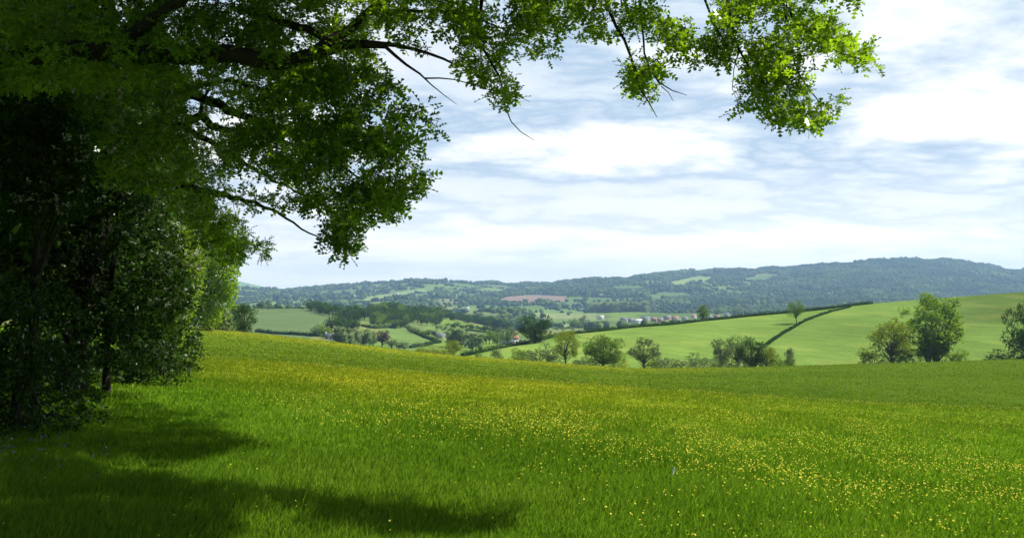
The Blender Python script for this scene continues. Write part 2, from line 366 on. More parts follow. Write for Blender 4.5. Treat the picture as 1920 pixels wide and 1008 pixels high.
# field patchwork
vs = rng.uniform([-5200, 260], [5200, 8800], (2600, 2))
vc = rng.uniform(0, 1, (2600, 3))
def voro(x, y):
    """nearest and 2nd nearest cell of a jittered grid"""
    S_ = 150.0; sy = 210.0
    gx = x/S_; gy = y/sy; ix = np.floor(gx); iy = np.floor(gy)
    b1 = np.full(x.shape, 1e9); b2 = b1.copy(); idn = np.zeros(x.shape)
    for dx in (-1, 0, 1):
        for dy in (-1, 0, 1):
            cx_ = ix+dx; cy_ = iy+dy; h = hashf(cx_, cy_, 31.)
            qx = (cx_+.1+.8*h-gx)*S_; qy = (cy_+.1+.8*hashf(cx_, cy_, 57.)-gy)*sy
            dd = np.hypot(qx, qy); nb = dd < b1
            b2 = np.where(nb, b1, np.minimum(b2, dd)); idn = np.where(nb, hashf(cx_, cy_, 91.), idn); b1 = np.where(nb, dd, b1)
    return idn, b2-b1
PAL = np.array([(.10, .17, .030), (.13, .20, .035), (.085, .145, .03), (.15, .205, .045), (.115, .16, .05), (.17, .19, .06), (.09, .15, .035)])
PLOUGH = [(925, 566), (950, 556), (1010, 552), (1065, 556), (1058, 566), (1000, 570)]
MEADOW_END = 205.0
def ridgeY(px): return np.interp(px, [870, 960, 1060, 1190, 1400, 1640, 1920, 2600], [318, 345, 382, 402, 424, 444, 452, 452])
HEDGE2 = [(1432, 652), (1450, 638), (1470, 625), (1500, 607), (1530, 594), (1560, 584), (1595, 576)]
def land_col(x, y):
    px = 960+F*x/y; py = pyof(x, y)
    idn, e = voro(x, y); c = PAL[(idn*7).astype(int) % 7]*1.1
    # left middle hill: one big sage green field
    m = inpoly(px, py, [(300, 578), (600, 578), (625, 590), (618, 606), (600, 628), (560, 640), (300, 640)]) & (y > 500) & (y < 1050)
    c[m] = (.105, .155, .060)
    m = inpoly(px, py, [(715, 616), (740, 612), (790, 628), (822, 640), (770, 660), (700, 640)]) & (y > 400) & (y < 1000); c[m] = (.13, .205, .055)
    m = inpoly(px, py, [(800, 605), (830, 612), (850, 622), (830, 632), (795, 620)]) & (y < 1200); c[m] = (.14, .215, .06)
    m = inpoly(px, py, [(670, 595), (700, 592), (770, 612), (720, 614), (680, 606)]) & (y < 1100); c[m] = (.13, .19, .055)
    m = inpoly(px, py, PLOUGH) & (y > 3000); c[m] = (.26, .18, .14)
    # bright strips on the valley floor
    m = (px > 1000) & (px < 1120) & (y > 1250) & (y < 2500); s = (np.floor(y/120+x/300) % 3); c[m] = np.array([(.20, .27, .09), (.14, .21, .06), (.23, .27, .11)])[s[m].astype(int)]
    for poly, cc in (([(680, 560), (720, 552), (770, 544), (800, 540), (800, 546), (740, 556), (690, 566)], (.22, .30, .10)), ([(1250, 530), (1310, 517), (1340, 518), (1330, 526), (1270, 536)], (.25, .33, .09)),
                     ([(1390, 526), (1400, 520), (1455, 514), (1470, 520), (1430, 528)], (.13, .2, .06)), ([(400, 525), (450, 520), (520, 545), (400, 545)], (.16, .26, .09)),
                     ([(1210, 555), (1240, 548), (1290, 548), (1300, 556), (1230, 562)], (.12, .19, .06))):
        m = inpoly(px, py, poly) & (y > 2800); c[m] = cc
    # pasture hill
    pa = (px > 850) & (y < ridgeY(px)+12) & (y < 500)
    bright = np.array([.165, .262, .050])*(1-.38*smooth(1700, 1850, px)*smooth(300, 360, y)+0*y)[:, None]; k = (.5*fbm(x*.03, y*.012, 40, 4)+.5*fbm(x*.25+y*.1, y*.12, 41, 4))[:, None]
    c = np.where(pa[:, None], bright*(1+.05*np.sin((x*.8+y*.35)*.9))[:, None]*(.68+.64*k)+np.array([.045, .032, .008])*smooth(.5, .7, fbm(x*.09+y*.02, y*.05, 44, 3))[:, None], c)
    return c
rows = np.exp(np.linspace(math.log(5), math.log(9020), 820))-20.0; rows[0] = -15
ss = np.linspace(-1.0, 1.0, 760)
RY, SS = np.meshgrid(rows, ss, indexing='ij'); GX = SS*(RY+20); GY = RY
gx, gy = GX.ravel(), GY.ravel(); gz = H(gx, gy); gcol = np.zeros((len(gx), 3))
mm = gy < MEADOW_END+15; gcol[mm] = meadow_col(gx[mm], gy[mm]); gcol[~mm] = land_col(gx[~mm], gy[~mm])
nc = len(ss); I = np.arange(len(gx)).reshape(RY.shape)
quads = np.stack([I[:-1, :-1], I[:-1, 1:], I[1:, 1:], I[1:, :-1]], -1).reshape(-1, 4)
qy = gy[quads[:, 0]]; qpx = 960+F*gx[quads[:, 0]]/np.maximum(qy, 1)
reg = np.where(qy < MEADOW_END, 0, np.where((qpx > 850) & (qy < ridgeY(qpx)+10), 1, np.where(qy < 3000, 2, 3)))
for r_, nm in enumerate(('meadow', 'pasture_hill', 'valley_fields', 'far_hills')):
    q = quads[reg == r_]; us, inv = np.unique(q, return_inverse=True)
    V = np.stack([gx[us], gy[us], gz[us]], 1)
    me = mesh_np(nm, V, [inv.reshape(-1, 4)], M_GR, smooth_=True, attrs={'tint': gcol[us]})
    tag(link(nm, me), kind='structure')

# ------------------------------------------------------------------ grass and buttercups (stuff)
def wedge(n, y0, y1, p, pxa=-120, pxb=2040):
    u = rng.uniform(0, 1, n); e = 1-p; Y = (y0**e+u*(y1**e-y0**e))**(1/e); px = rng.uniform(pxa, pxb, n)
    return (px-960)/F*Y, Y
def grassmat():
    m, n, l = newmat('grass_blade'); g = N(n, 'ShaderNodeNewGeometry'); at = N(n, 'ShaderNodeAttribute', attribute_name='tint')
    no = N(n, 'ShaderNodeTexNoise', i_Scale=.35, i_Detail=4.0); l.new(g.outputs['Position'], no.inputs['Vector'])
    v = math_(n, l, 'ADD', math_(n, l, 'MULTIPLY', g.outputs['Random Per Island'], .5), math_(n, l, 'MULTIPLY', no.outputs[0], .55))
    c = ramp(n, l, v, [(.2, (.55, .62, .6)), (.6, (1, 1, 1)), (.80, (1.6, 1.25, 1.8)), (.94, (2.8, 1.6, 6.))]); c = mixc(n, l, 1.0, at.outputs['Color'], c, 'MULTIPLY')
    d = N(n, 'ShaderNodeBsdfDiffuse'); t = N(n, 'ShaderNodeBsdfTranslucent'); l.new(c, d.inputs[0]); l.new(mixc(n, l, 1.0, c, (1.5, 1.6, .8), 'MULTIPLY'), t.inputs[0])
    mx = N(n, 'ShaderNodeMixShader'); mx.inputs[0].default_value = .42; l.new(d.outputs[0], mx.inputs[1]); l.new(t.outputs[0], mx.inputs[2])
    o = N(n, 'ShaderNodeOutputMaterial'); l.new(mx.outputs[0], o.inputs[0]); return m
n = 760000; x, y = wedge(n, 4.6, 170, 1.3)
tall = fbm(x*.5, y*.5, 60, 3)
z = H(x, y)-.01; hgt = (.03+.165*tall)*rng.uniform(.5, 1.25, n)*np.where(rng.uniform(0, 1, n) < .006, 1.8, 1.); wd = .0024+.00042*y
ang = rng.uniform(0, 2*math.pi, n); ln = rng.uniform(.1, .75, n)*hgt; la = rng.normal(.6, 1.2, n)
B0 = np.stack([x, y, z], 1); sd = np.stack([np.cos(ang), np.sin(ang), 0*ang], 1)*wd[:, None]
lean = np.stack([np.cos(la)*ln, np.sin(la)*ln, hgt], 1)
V = np.stack([B0, B0+lean*[.35, .35, .55]+sd, B0+lean, B0+lean*[.35, .35, .55]-sd], 1).reshape(-1, 3)
Fc = np.arange(n*4).reshape(-1, 4)
tag(link('grass', mesh_np('grass', V, [Fc], grassmat(), attrs={'tint': np.repeat(meadow_col(x, y)*1.12, 4, 0)})), 'lush green meadow grass around the camera', 'grass', kind='stuff')
# buttercups
mb, n_, l_ = newmat('buttercup_petal')
d = N(n_, 'ShaderNodeBsdfDiffuse'); d.inputs[0].default_value = (.80, .71, .09, 1); t = N(n_, 'ShaderNodeBsdfTranslucent'); t.inputs[0].default_value = (.82, .74, .09, 1)
mx = N(n_, 'ShaderNodeMixShader'); mx.inputs[0].default_value = .4; l_.new(d.outputs[0], mx.inputs[1]); l_.new(t.outputs[0], mx.inputs[2])
o = N(n_, 'ShaderNodeOutputMaterial'); l_.new(mx.outputs[0], o.inputs[0])
n = 230000; x, y = wedge(n, 5, 172, .9)
cov = flower_cover(x, y); cl = smooth(.40, .60, fbm(x*.8, y*.6, 71, 3))*smooth(.30, .6, fbm(x*.14, y*.16, 79, 3))*1.3; rr = rng.uniform(0, 1, n)
dipf = 1-.9*smooth(48, 62, y)*(1-smooth(125, 158, y))*(1-0*x); dipf = dipf*(1-.8*smooth(1150, 1450, 960+F*x/y)*smooth(55, 80, y)); keep = rr < (cov*(.10+.9*cl)*.50*smooth(-2, 22, y)*(1-.55*smooth(1150, 1900, 960+F*x/y)*smooth(20, 45, y))+.002)*dipf
x, y = x[keep], y[keep]; n = len(x); z = H(x, y)+rng.uniform(.10, .27, n)
rad = rng.uniform(.006, .0115, n)*(1+y*.011)
up = np.stack([rng.normal(0, .45, n), rng.normal(-.15, .45, n), np.ones(n)], 1); up /= np.linalg.norm(up, axis=1)[:, None]
a = np.cross(up, [1, .2, 0]); a /= np.linalg.norm(a, axis=1)[:, None]; b = np.cross(up, a); C = np.stack([x, y, z], 1)
ph = rng.uniform(0, 6.28, n); V = np.zeros((n, 6, 3)); V[:, 0] = C-up*(rad*.35)[:, None]
for j in range(5):
    an = ph+j*2*math.pi/5; V[:, j+1] = C+(np.cos(an)*rad)[:, None]*a+(np.sin(an)*rad)[:, None]*b+up*(rad*.25)[:, None]
Fc = np.array([(0, 1, 2), (0, 2, 3), (0, 3, 4), (0, 4, 5), (0, 5, 1)])[None]+np.arange(n)[:, None, None]*6
tag(link('buttercups', mesh_np('buttercups', V.reshape(-1, 3), [Fc.reshape(-1, 3)], mb)), 'yellow buttercup heads scattered through the meadow', 'flowers', kind='stuff')
# pale flowers in the shade at the left
mp = plain('pale_petal', (.13, .12, .18), (.20, .19, .26), 9, .8, 0)
n = 260; px = rng.uniform(-60, 200, n); Y = rng.uniform(9, 24, n); kk = fbm(px*.02, Y*.5, 83, 2) > .52; px, Y = px[kk], Y[kk]
x = (px-960)/F*Y; T = np.stack([x, Y, H(x, Y)+rng.uniform(.1, .28, len(x))], 1)
V, Fc = rosettes(T, 4, .03, flat=.2, spread=.6)
tag(link('woodland_flowers', mesh_np('woodland_flowers', V, [Fc], mp)), 'pale lilac flowers in the shade under the trees', 'flowers', kind='stuff')
# small white feather caught in the grass
fy = find_y(1262, 905, 8, 14); fx = X(1262, fy); fz = h1(fx, fy)+.10
q = np.linspace(0, 1, 9); w_ = .016*np.sin(np.pi*np.clip(q*.9+.08, 0, 1))**.7
cen = np.stack([fx+.02*q**2, fy+0*q, fz+.11*q], 1)
V = np.concatenate([cen+np.stack([-w_, .004+0*q, 0*q], 1), cen, cen+np.stack([w_, .004+0*q, 0*q], 1)])
Fc = np.array([(k, k+1, k+10, k+9) for k in range(8)]+[(k+9, k+10, k+19, k+18) for k in range(8)])
mw = plain('feather_vane', (.75, .78, .76), (.85, .86, .84), 30, .7, 0)
fe = link('feather', mesh_np('feather', V, [Fc], mw)); tag(fe, 'small white feather standing upright in the meadow grass', 'feather')
V, Fc = tube(np.stack([cen[:, 0], cen[:, 1]-.003, cen[:, 2]-.02], 1), np.linspace(.002, .0008, 9), 5); link('quill', mesh_np('quill', V, [Fc], mw), fe)

# ------------------------------------------------------------------ near trees
def shade_ok(T, p=.04):
    """keep clumps whose shadow falls where the photo has shade (left of the tree shadow edge) or outside the view"""
    g = T.copy()
    for _ in range(3):
        hh = T[:, 2]-H(g[:, 0], g[:, 1]); k = hh/sunv[2]; g[:, 0] = T[:, 0]-sunv[0]*k; g[:, 1] = T[:, 1]-sunv[1]*k
    yy = np.maximum(g[:, 1], .5); px = 960+F*g[:, 0]/yy; py = pyof(g[:, 0], yy)
    edge = np.interp(py, EDGE_Y, EDGE_X)+25
    bad = (px > edge) & (px < 2100) & (py < 1030) & (py > 560) & (g[:, 1] > 3)
    return ~bad | (rng.uniform(0, 1, len(T)) < p)
def poly_tips(poly, n, y0f, y1f, holes=(), per=9, sig=22, r=rng, gap=0.0):
    """clustered tips whose picture position lies in poly; depth from functions of px"""
    xs = [p[0] for p in poly]; ys = [p[1] for p in poly]; out = []
    while len(out) < n:
        cxp, cyp = r.uniform(min(xs), max(xs)), r.uniform(min(ys), max(ys))
        if not inpoly([cxp], [cyp], poly)[0]: continue
        Y = r.uniform(y0f(cxp), y1f(cxp)); m = r.integers(per//2, per+per//2)
        if gap and fbm(np.array([cxp*.018]), np.array([cyp*.018]), 5)[0] < gap: continue
        a = cxp+r.normal(0, sig, m); b = cyp+r.normal(0, sig*.75, m)
        ok = inpoly(a, b, poly)
        for (hx, hy, hr) in holes: ok &= np.hypot((a-hx), (b-hy)*1.25) > hr
        for i in np.nonzero(ok)[0]: Yi = Y+r.normal(0, .25); out.append(P3(a[i], b[i], Yi))
    return np.array(out[:n])
def make_tree(name, label, cat, base, limbs, tips, leaf_m, bark, leaf_L, n_leaf, rmin, shape='leaf', group=None, sides=8, wob=.03, extra=None, step=.35, big=None, **rk):
    """limbs: list of (kind, pts, radii); the first one is the trunk"""
    root = empty(name, tuple(base), label, cat, group); b = np.asarray(base)
    nodes = []; nr = []
    for i, (kind, pts, rad) in enumerate(limbs):
        P, R = resample(pts, rad, step, wob)
        if i == 0: R = R*(1+.5*np.exp(-np.maximum(P[:, 2]-b[2], 0)/.35))
        V, Fq = tube(P, R, sides); link(kind, mesh_np(kind, V-b, [Fq], bark, smooth_=True), root)
        nodes.append(P); nr.append(R)
    nodes = np.concatenate(nodes); nr = np.concatenate(nr)
    V, Fq = attach(nodes, nr, tips, rmin)
    link('twigs', mesh_np('twigs', V-b, [Fq], bark), root)
    V, Fl = rosettes(tips, n_leaf, leaf_L, shape=shape, **rk)
    if big is not None:
        V2, F2 = rosettes(big, 8, .22, shape=shape, **rk); Fl = np.concatenate([Fl, F2+len(V)]); V = np.concatenate([V, V2])
        V2, F2 = attach(nodes, nr, big, rmin*2); link('twigs', mesh_np('upper_twigs', V2-b, [F2], bark), root)
    link('crown', mesh_np('crown', V-b, [Fl], leaf_m), root)
    if extra is not None:
        V, Fl = extra; link('blossom', mesh_np('blossom', V-b, [Fl], M_BLOS), root)
    return root
def L2(kind, spec):      # spec: (px,py,Y,r)
    return (kind, [P3(a, b_, c) for a, b_, c, _ in spec], [s[3] for s in spec])

EDGE_Y = [640, 700, 745, 775, 800, 838, 868, 900, 930, 965, 990, 1030]; EDGE_X = [300, 235, 250, 440, 370, 480, 350, 340, 400, 470, 380, 360]
HO = [(230,42,16),(330,18,16),(365,12,14),(545,30,18),(580,35,14),(365,190,18),(415,225,20),(455,215,16),(492,155,7),(270,30,9),(440,230,14),(360,182,12)]
def lights_pf(C, keep=.15):
    """thin the high canopy where it would take the sun from the hanging sprays"""
    hit = np.zeros(len(C), bool)
    for k in np.arange(1.5, 12, .35):
        q = C-sunv*k; qx = 960+F*q[:, 0]/np.maximum(q[:, 1], .1); qy = 540-F*q[:, 2]/np.maximum(q[:, 1], .1)
        hit |= (q[:, 1] > 8.2) & (q[:, 1] < 11.5) & (qy > -20) & (qy < 490) & (qx > 590) & (qx < 1700) & ((qy < 260) | (qx < 840))
    return ~hit | (rng.uniform(0, 1, len(C)) < keep)
def shade_canopy(n, lo, hi):
    m = n*8; gY = rng.uniform(5.5, 28, m); gxp = rng.uniform(-700, 700, m); gx_ = X(gxp, gY); gz_ = H(gx_, gY); h_ = rng.uniform(lo, hi, m)
    edge = np.interp(pyof(gx_, gY), EDGE_Y, EDGE_X)
    k = h_/sunv[2]; C = np.stack([gx_+sunv[0]*k, gY+sunv[1]*k, gz_+h_], 1)
    qx = 960+F*C[:, 0]/C[:, 1]; qy = 540-F*C[:, 2]/C[:, 1]; ok = (gxp < edge) & ((qy < -45) | (qx < -60))
    C = C[ok]; cl = fbm(C[:, 0]*1.0, C[:, 1]*1.0, 17, 2) > .27; C = C[cl]; return C[lights_pf(C)][:n]
# --- the great oak: trunk at the left edge, limb across the top, overhanging sprays
bx, by = X(-105, 10.2), 10.2; bz = h1(bx, by)
oak_base = np.array([bx, by, bz])
oak = [('trunk', [(bx, by, bz-.2), (bx+.02, by, bz+1.5), (bx-.05, by+.05, 1.2), (bx+.1, by, 2.4), (bx+.1, by+.2, 4.2), (bx-.2, by+.3, 6.5), (bx, by+.2, 9.)], [.36, .31, .29, .27, .22, .15, .06]),
 L2('branch', [(-95,128,10.2,.16),(80,98,10,.11),(200,97,9.8,.10),(330,104,9.7,.10),(450,102,9.6,.09),(545,120,9.5,.075),(600,95,9.4,.062),(655,80,9.3,.05),(725,84,9.2,.034)]),
 L2('branch', [(598,92,9.4,.06),(648,66,9.6,.055),(668,40,9.7,.05),(700,15,9.7,.045),(800,-60,9.6,.045),(1000,-95,9.5,.042),(1300,-90,9.4,.034),(1480,-60,9.3,.026),(1600,-40,9.2,.012)]),
 L2('branch', [(450,20,10.4,.05),(520,38,10,.042),(590,60,9.6,.04),(618,80,9.4,.04)]),
 L2('branch', [(716,82,9.2,.02),(742,107,9.2,.016),(768,132,9.2,.013),(792,138,9.2,.010),(812,162,9.2,.006),(832,184,9.2,.004),(856,197,9.2,.002)]),
 L2('branch', [(797,147,9.2,.009),(820,144,9.2,.008),(840,153,9.15,.006),(876,152,9.1,.005),(905,166,9.1,.002)]),
 L2('branch', [(722,83,9.2,.024),(765,86,9.1,.019),(800,98,9.1,.016),(835,112,9.0,.012),(862,126,9,.009),(890,128,9,.005)]),
 L2('branch', [(690,24,9.7,.03),(760,19,9.5,.02),(830,20,9.4,.015),(900,34,9.3,.010),(950,60,9.2,.006),(1000,70,9.2,.004)]),
 L2('branch', [(905,-85,9.5,.028),(905,0,9.4,.02),(897,40,9.4,.017),(888,74,9.4,.016),(908,92,9.35,.014),(927,120,9.3,.012),(940,155,9.3,.0095),(945,190,9.3,.008),(951,225,9.3,.006),(958,238,9.3,.005),(980,250,9.3,.004),(1002,263,9.3,.0025)]),
 L2('branch', [(944,165,9.3,.006),(960,174,9.3,.004),(994,192,9.3,.002)]),
 L2('branch', [(1120,-92,9.45,.028),(1135,-10,9.2,.02),(1142,28,9.1,.017),(1162,62,9.1,.015),(1186,106,9.1,.013),(1190,140,9.1,.011),(1202,168,9.1,.009),(1216,197,9.1,.006),(1233,218,9.1,.003)]),
 L2('branch', [(1190,-92,9.4,.02),(1200,0,9.3,.013),(1206,60,9.2,.011),(1208,102,9.2,.010),(1218,135,9.2,.009),(1237,160,9.2,.007),(1262,172,9.2,.005),(1289,178,9.2,.0025)]),
 L2('branch', [(1240,162,9.2,.005),(1252,173,9.2,.004),(1263,188,9.2,.002)]),
 L2('branch', [(1300,-88,9.4,.018),(1322,5,9.3,.012),(1340,45,9.2,.010),(1356,74,9.2,.008),(1372,95,9.2,.005)]),
 L2('branch', [(1340,-85,9.4,.022),(1364,0,9.2,.016),(1374,50,9.1,.013),(1387,97,9.1,.011),(1400,128,9.1,.009),(1425,150,9.1,.007),(1460,190,9.1,.005),(1500,215,9.1,.003)]),
 L2('branch', [(1440,-70,9.3,.022),(1470,0,9.1,.016),(1500,60,9.0,.012),(1540,85,8.9,.008),(1590,105,8.8,.006),(1625,115,8.8,.003)]),
 L2('branch', [(1470,0,9.1,.014),(1480,80,9.1,.010),(1500,150,9.0,.008),(1540,200,9.0,.005),(1560,205,9.0,.003)]),
 L2('branch', [(1385,95,9.1,.006),(1372,135,9.1,.004),(1372,180,9.1,.003),(1385,195,9.1,.002)]),
 L2('branch', [(700,15,9.7,.04),(720,-120,9.8,.03),(800,-300,9.8,.02)]),
 L2('branch', [(200,97,9.8,.08),(300,30,9.3,.06),(420,-60,9,.05),(600,-200,8.6,.04)]),
]
c9 = lambda a, b_: (lambda p: a, lambda p: b_)
T = []
PB = [(700,-40),(1040,-40),(1012,45),(1035,90),(1036,130),(1018,152),(1002,105),(985,120),(962,150),(975,175),(955,195),(940,208),(925,195),(915,165),(890,162),(860,145),(840,120),(800,104),(740,78),(705,60)]
PC = [(960,-50),(1330,-50),(1300,38),(1280,60),(1240,45),(1215,78),(1160,58),(1140,82),(1090,68),(1050,75),(1030,50),(1000,30)]
PD = [(1155,98),(1210,100),(1260,112),(1282,140),(1250,155),(1238,180),(1215,186),(1185,168),(1150,150)]
PD2 = [(1230,40),(1290,45),(1312,80),(1292,128),(1262,98),(1230,85)]
PE1 = [(1340,-50),(1575,-50),(1568,30),(1578,55),(1612,85),(1645,98),(1642,132),(1600,132),(1560,112),(1530,125),(1490,130),(1470,115),(1420,120),(1385,100),(1350,40)]
PE2 = [(1400,110),(1500,120),(1500,145),(1530,180),(1588,182),(1580,218),(1540,241),(1500,232),(1470,250),(1440,232),(1425,205),(1385,215),(1380,185),(1400,170),(1395,140)]
PE3 = [(1300,75),(1360,62),(1375,80),(1370,118),(1335,120),(1305,105)]
sp = dict(sig=13, per=7)
T += [poly_tips(PB, 400, *c9(8.7, 9.9), holes=[(735,60,22),(905,100,16),(860,90,12),(975,150,14)], gap=.40, **sp), poly_tips(PC, 235, *c9(8.7, 9.8), holes=[(1130,20,10),(1240,20,12)], gap=.36, **sp),
      poly_tips(PD, 52, *c9(8.9, 9.4), **sp), poly_tips(PD2, 42, *c9(8.9, 9.4), **sp), poly_tips(PE1, 330, *c9(8.5, 9.5), **sp), poly_tips(PE2, 170, *c9(8.7, 9.4), holes=[(1415,190,14)], **sp), poly_tips(PE3, 46, *c9(8.9, 9.3), **sp)]
T.append(poly_tips([(1588,-40),(1622,-10),(1615,22),(1600,12),(1585,-5)], 12, *c9(8.8, 9.2), sig=8, per=5))
PL = [(-40,-60),(700,-60),(705,60),(700,110),(735,150),(700,130),(690,150),(600,140),(560,180),(500,140),(300,150),(60,170),(-40,170)]
T.append(poly_tips(PL, 2300, lambda p: 9.2, lambda p: 12.5-p*.001, holes=HO, sig=16, per=8))
# canopy above and behind the camera frame (out of the picture, shaped for the shade it casts)
up = rng.uniform([-10.5, 3, 3.6], [-.5, 15, 11], (5200, 3)); e = ((up[:, 0]+5.5)/5.4)**2+((up[:, 1]-9)/6.2)**2+((up[:, 2]-5.2)/6)**2
up = up[(e < 1)]; pyy = 540-F*up[:, 2]/up[:, 1]; up = up[pyy < -30]; up = up[shade_ok(up, .0) & lights_pf(up)][:700]
plt = T[-1]; plt = plt[rng.integers(0, len(plt), 9000)]+sunv*rng.uniform(1.5, 7, (9000, 1)); qy = 540-F*plt[:, 2]/plt[:, 1]; plt = plt[(qy < -50) & (plt[:, 0] < 0)]; plt = plt[lights_pf(plt, 0)][:3000]  # unseen leaves added towards the sun to darken the limb's foliage
tips = np.concatenate(T+[up])
canopy = np.concatenate([shade_canopy(5200, 5.0, 9.5), plt[shade_ok(plt, .1)]])
make_tree('oak_tree', 'great oak at the left edge with a long limb overhanging the view', 'oak tree', oak_base, oak, tips, M_OAK, M_BARK, .105, 7, .0028, 'oak', step=.15, wob=.012, sides=9, flat=.35, spread=.5, big=canopy)

# --- second oak behind it: limbs sweep right and down
ox, oy = X(205, 21), 21.; oz = h1(ox, oy); ob = np.array([ox-.9, oy, oz])
oak2 = [('trunk', [(ox-.9, oy, oz-.2), (ox-.7, oy, oz+1.5), (ox-.15, oy, oz+4), (ox+.05, oy, 4.5), (ox, oy, 7), (ox, oy, 9)], [.32, .27, .24, .21, .14, .05]),
 L2('branch', [(210,150,21,.14),(260,158,19.5,.11),(330,170,18,.10),(375,183,17,.09),(440,210,15.5,.07),(500,228,14.5,.05),(570,250,12,.03),(650,270,10.6,.018),(740,300,9.4,.008)]),
 L2('branch', [(208,262,21,.12),(270,240,19.5,.10),(340,240,18,.09),(376,214,17,.07),(410,244,16,.06),(470,250,15,.05),(540,268,12.8,.035),(610,290,11.2,.02),(680,340,9.8,.010)]),
 L2('branch', [(345,240,18,.07),(400,268,16.5,.05),(450,300,15.5,.035),(500,330,13.2,.022),(560,360,11.8,.012),(620,410,10.6,.006)]),
 L2('branch', [(208,330,21,.12),(300,340,19,.09),(400,360,16.5,.06),(470,378,13.8,.030),(520,395,12.4,.02),(555,425,11.6,.013),(605,448,10.8,.008),(640,470,10.2,.004)]),
 L2('branch', [(376,214,17,.045),(380,190,17,.03),(395,150,16.5,.02),(420,120,16,.01)]),
 L2('branch', [(330,170,18,.06),(430,150,16,.04),(520,175,13,.025),(600,190,11,.014),(700,200,9.6,.007)]),
 L2('branch', [(205,80,21,.1),(280,20,19,.07),(360,-40,18,.04)]),
]
PF = [(560,130),(690,110),(700,140),(745,152),(775,165),(800,195),(828,238),(800,268),(812,335),(775,365),(768,390),(742,418),(705,395),(690,450),(652,484),(610,465),(590,432),(545,418),(480,400),(440,378),(400,330),(380,250),(470,170)]
PG = [(-40,130),(560,130),(520,230),(430,300),(420,380),(470,430),(440,492),(400,500),(370,440),(300,370),(200,340),(-40,330)]
PH = [(420,380),(455,400),(470,470),(448,495),(420,480),(400,430)]
T = [poly_tips(PF, 1000, lambda p: np.interp(p, [400, 600, 830], [11.8, 9.1, 8.3]), lambda p: np.interp(p, [400, 600, 830], [15, 10.3, 9.1]), holes=HO+[(690,145,10),(560,285,8),(640,240,7)], sig=17, per=9, gap=.42),
     poly_tips(PG, 1900, lambda p: np.interp(p, [0, 500], [15, 13.5]), lambda p: np.interp(p, [0, 500], [21, 17]), holes=HO, sig=20, per=10, gap=.3),
     poly_tips(PH, 90, *c9(15.5, 17), sig=12, per=7), poly_tips([(475,460),(500,450),(512,470),(505,492),(485,490)], 14, *c9(15.8, 16.2), sig=8, per=5)]
up = rng.uniform([-16, 12, 4], [-3, 26, 11], (5000, 3)); pyy = 540-F*up[:, 2]/up[:, 1]; up = up[pyy < -20]; up = up[shade_ok(up, .0)]; up = up[(up[:, 0] < -5) & lights_pf(up, 0)][:900]
pg = T[1]; pg = pg[960+F*pg[:, 0]/pg[:, 1] < 400]; pg = pg[rng.integers(0, len(pg), 9000)]+sunv*rng.uniform(2.5, 9, (9000, 1)); qy = 540-F*pg[:, 2]/pg[:, 1]; pg = pg[(qy < -50) & (pg[:, 0] < 1)]; pg = pg[lights_pf(pg, 0) & shade_ok(pg, .1)][:2200]  # unseen high leaves added to keep the sun off the left foliage
tips = np.concatenate(T+[up])
make_tree('oak_tree', 'second oak further back with twisting limbs sweeping down to the right above the meadow', 'oak tree', ob, oak2, tips, M_OAK2, M_BARK, .115, 8, .005, 'oak', step=.3, wob=.02, flat=.3, spread=.55, big=pg)

# --- hawthorn in blossom with the slim trunk
def mktree_poly(name, label, cat, px, Y, poly, n, y0, y1, leaf_m, L, nl, rmin, tr, limbs_spec, blossom=0, holes=(), group=None, bark=None, sig=16, shape='leaf', per=9):
    bx = X(px, Y); b = np.array([bx, Y, h1(bx, Y)])
    top = max(HZ-p[1] for p in poly); tips = poly_tips(poly, n, lambda p: y0, lambda p: y1, holes=holes, sig=sig, per=per)
    cen = tips.mean(0); zt = tips[:, 2].max()
    limbs = [('trunk', [b-[0, 0, .2], b+[.03, 0, (cen[2]-b[2])*.4], [cen[0]*.25+bx*.75, Y, cen[2]], [cen[0]*.5+bx*.5, Y, cen[2]*.3+zt*.7]], [tr, tr*.8, tr*.55, tr*.2])]
    st = b+[.02, 0, (cen[2]-b[2])*.55]
    for k in range(limbs_spec):
        t = tips[rng.integers(len(tips))]; limbs.append(('branch', [st+[0, 0, rng.uniform(-.1, .3)*(cen[2]-b[2])], st*.5+t*.5+[0, 0, .12*np.linalg.norm(t-st)], t], [tr*.5, tr*.28, tr*.1]))
    ex = None
    if blossom:
        s = rng.choice(len(tips), min(blossom, len(tips)), replace=False); bt = tips[s]+[0, 0, L*.7]
        bt = bt[fbm(bt[:, 0]*1.1, bt[:, 2]*1.6, 90, 2) > (.47 if Y < 25 else .36)]
        ex = rosettes(bt, 7, L*.5, flat=.3, spread=.8)
    return make_tree(name, label, cat, b, limbs, tips, leaf_m, bark or M_BARK, L, nl, rmin, shape, group=group, extra=ex, step=.3, wob=.02, spread=.7, flat=.2)
mktree_poly('hawthorn_tree', 'small hawthorn with a slim dark trunk and whitish blossom leaning over the meadow edge', 'hawthorn tree', 199, 20.6,
    [(50,380),(130,300),(220,320),(310,380),(340,440),(352,490),(368,540),(368,590),(338,625),(332,672),(292,698),(245,690),(180,680),(120,700),(60,690),(20,640),(20,520)], 2500, 19.2, 21.6, M_HAW, .10, 9, .006, .085, 9, blossom=900)
mktree_poly('hawthorn_tree', 'tall hawthorn with grey-white blossom sprays beside the great oak trunk', 'hawthorn tree', 60, 13.5,
    [(25,60),(70,90),(110,130),(140,200),(165,260),(170,330),(150,400),(60,430),(15,400),(15,200)], 900, 12.5, 13.8, M_HAW, .085, 8, .005, .06, 6, blossom=600)
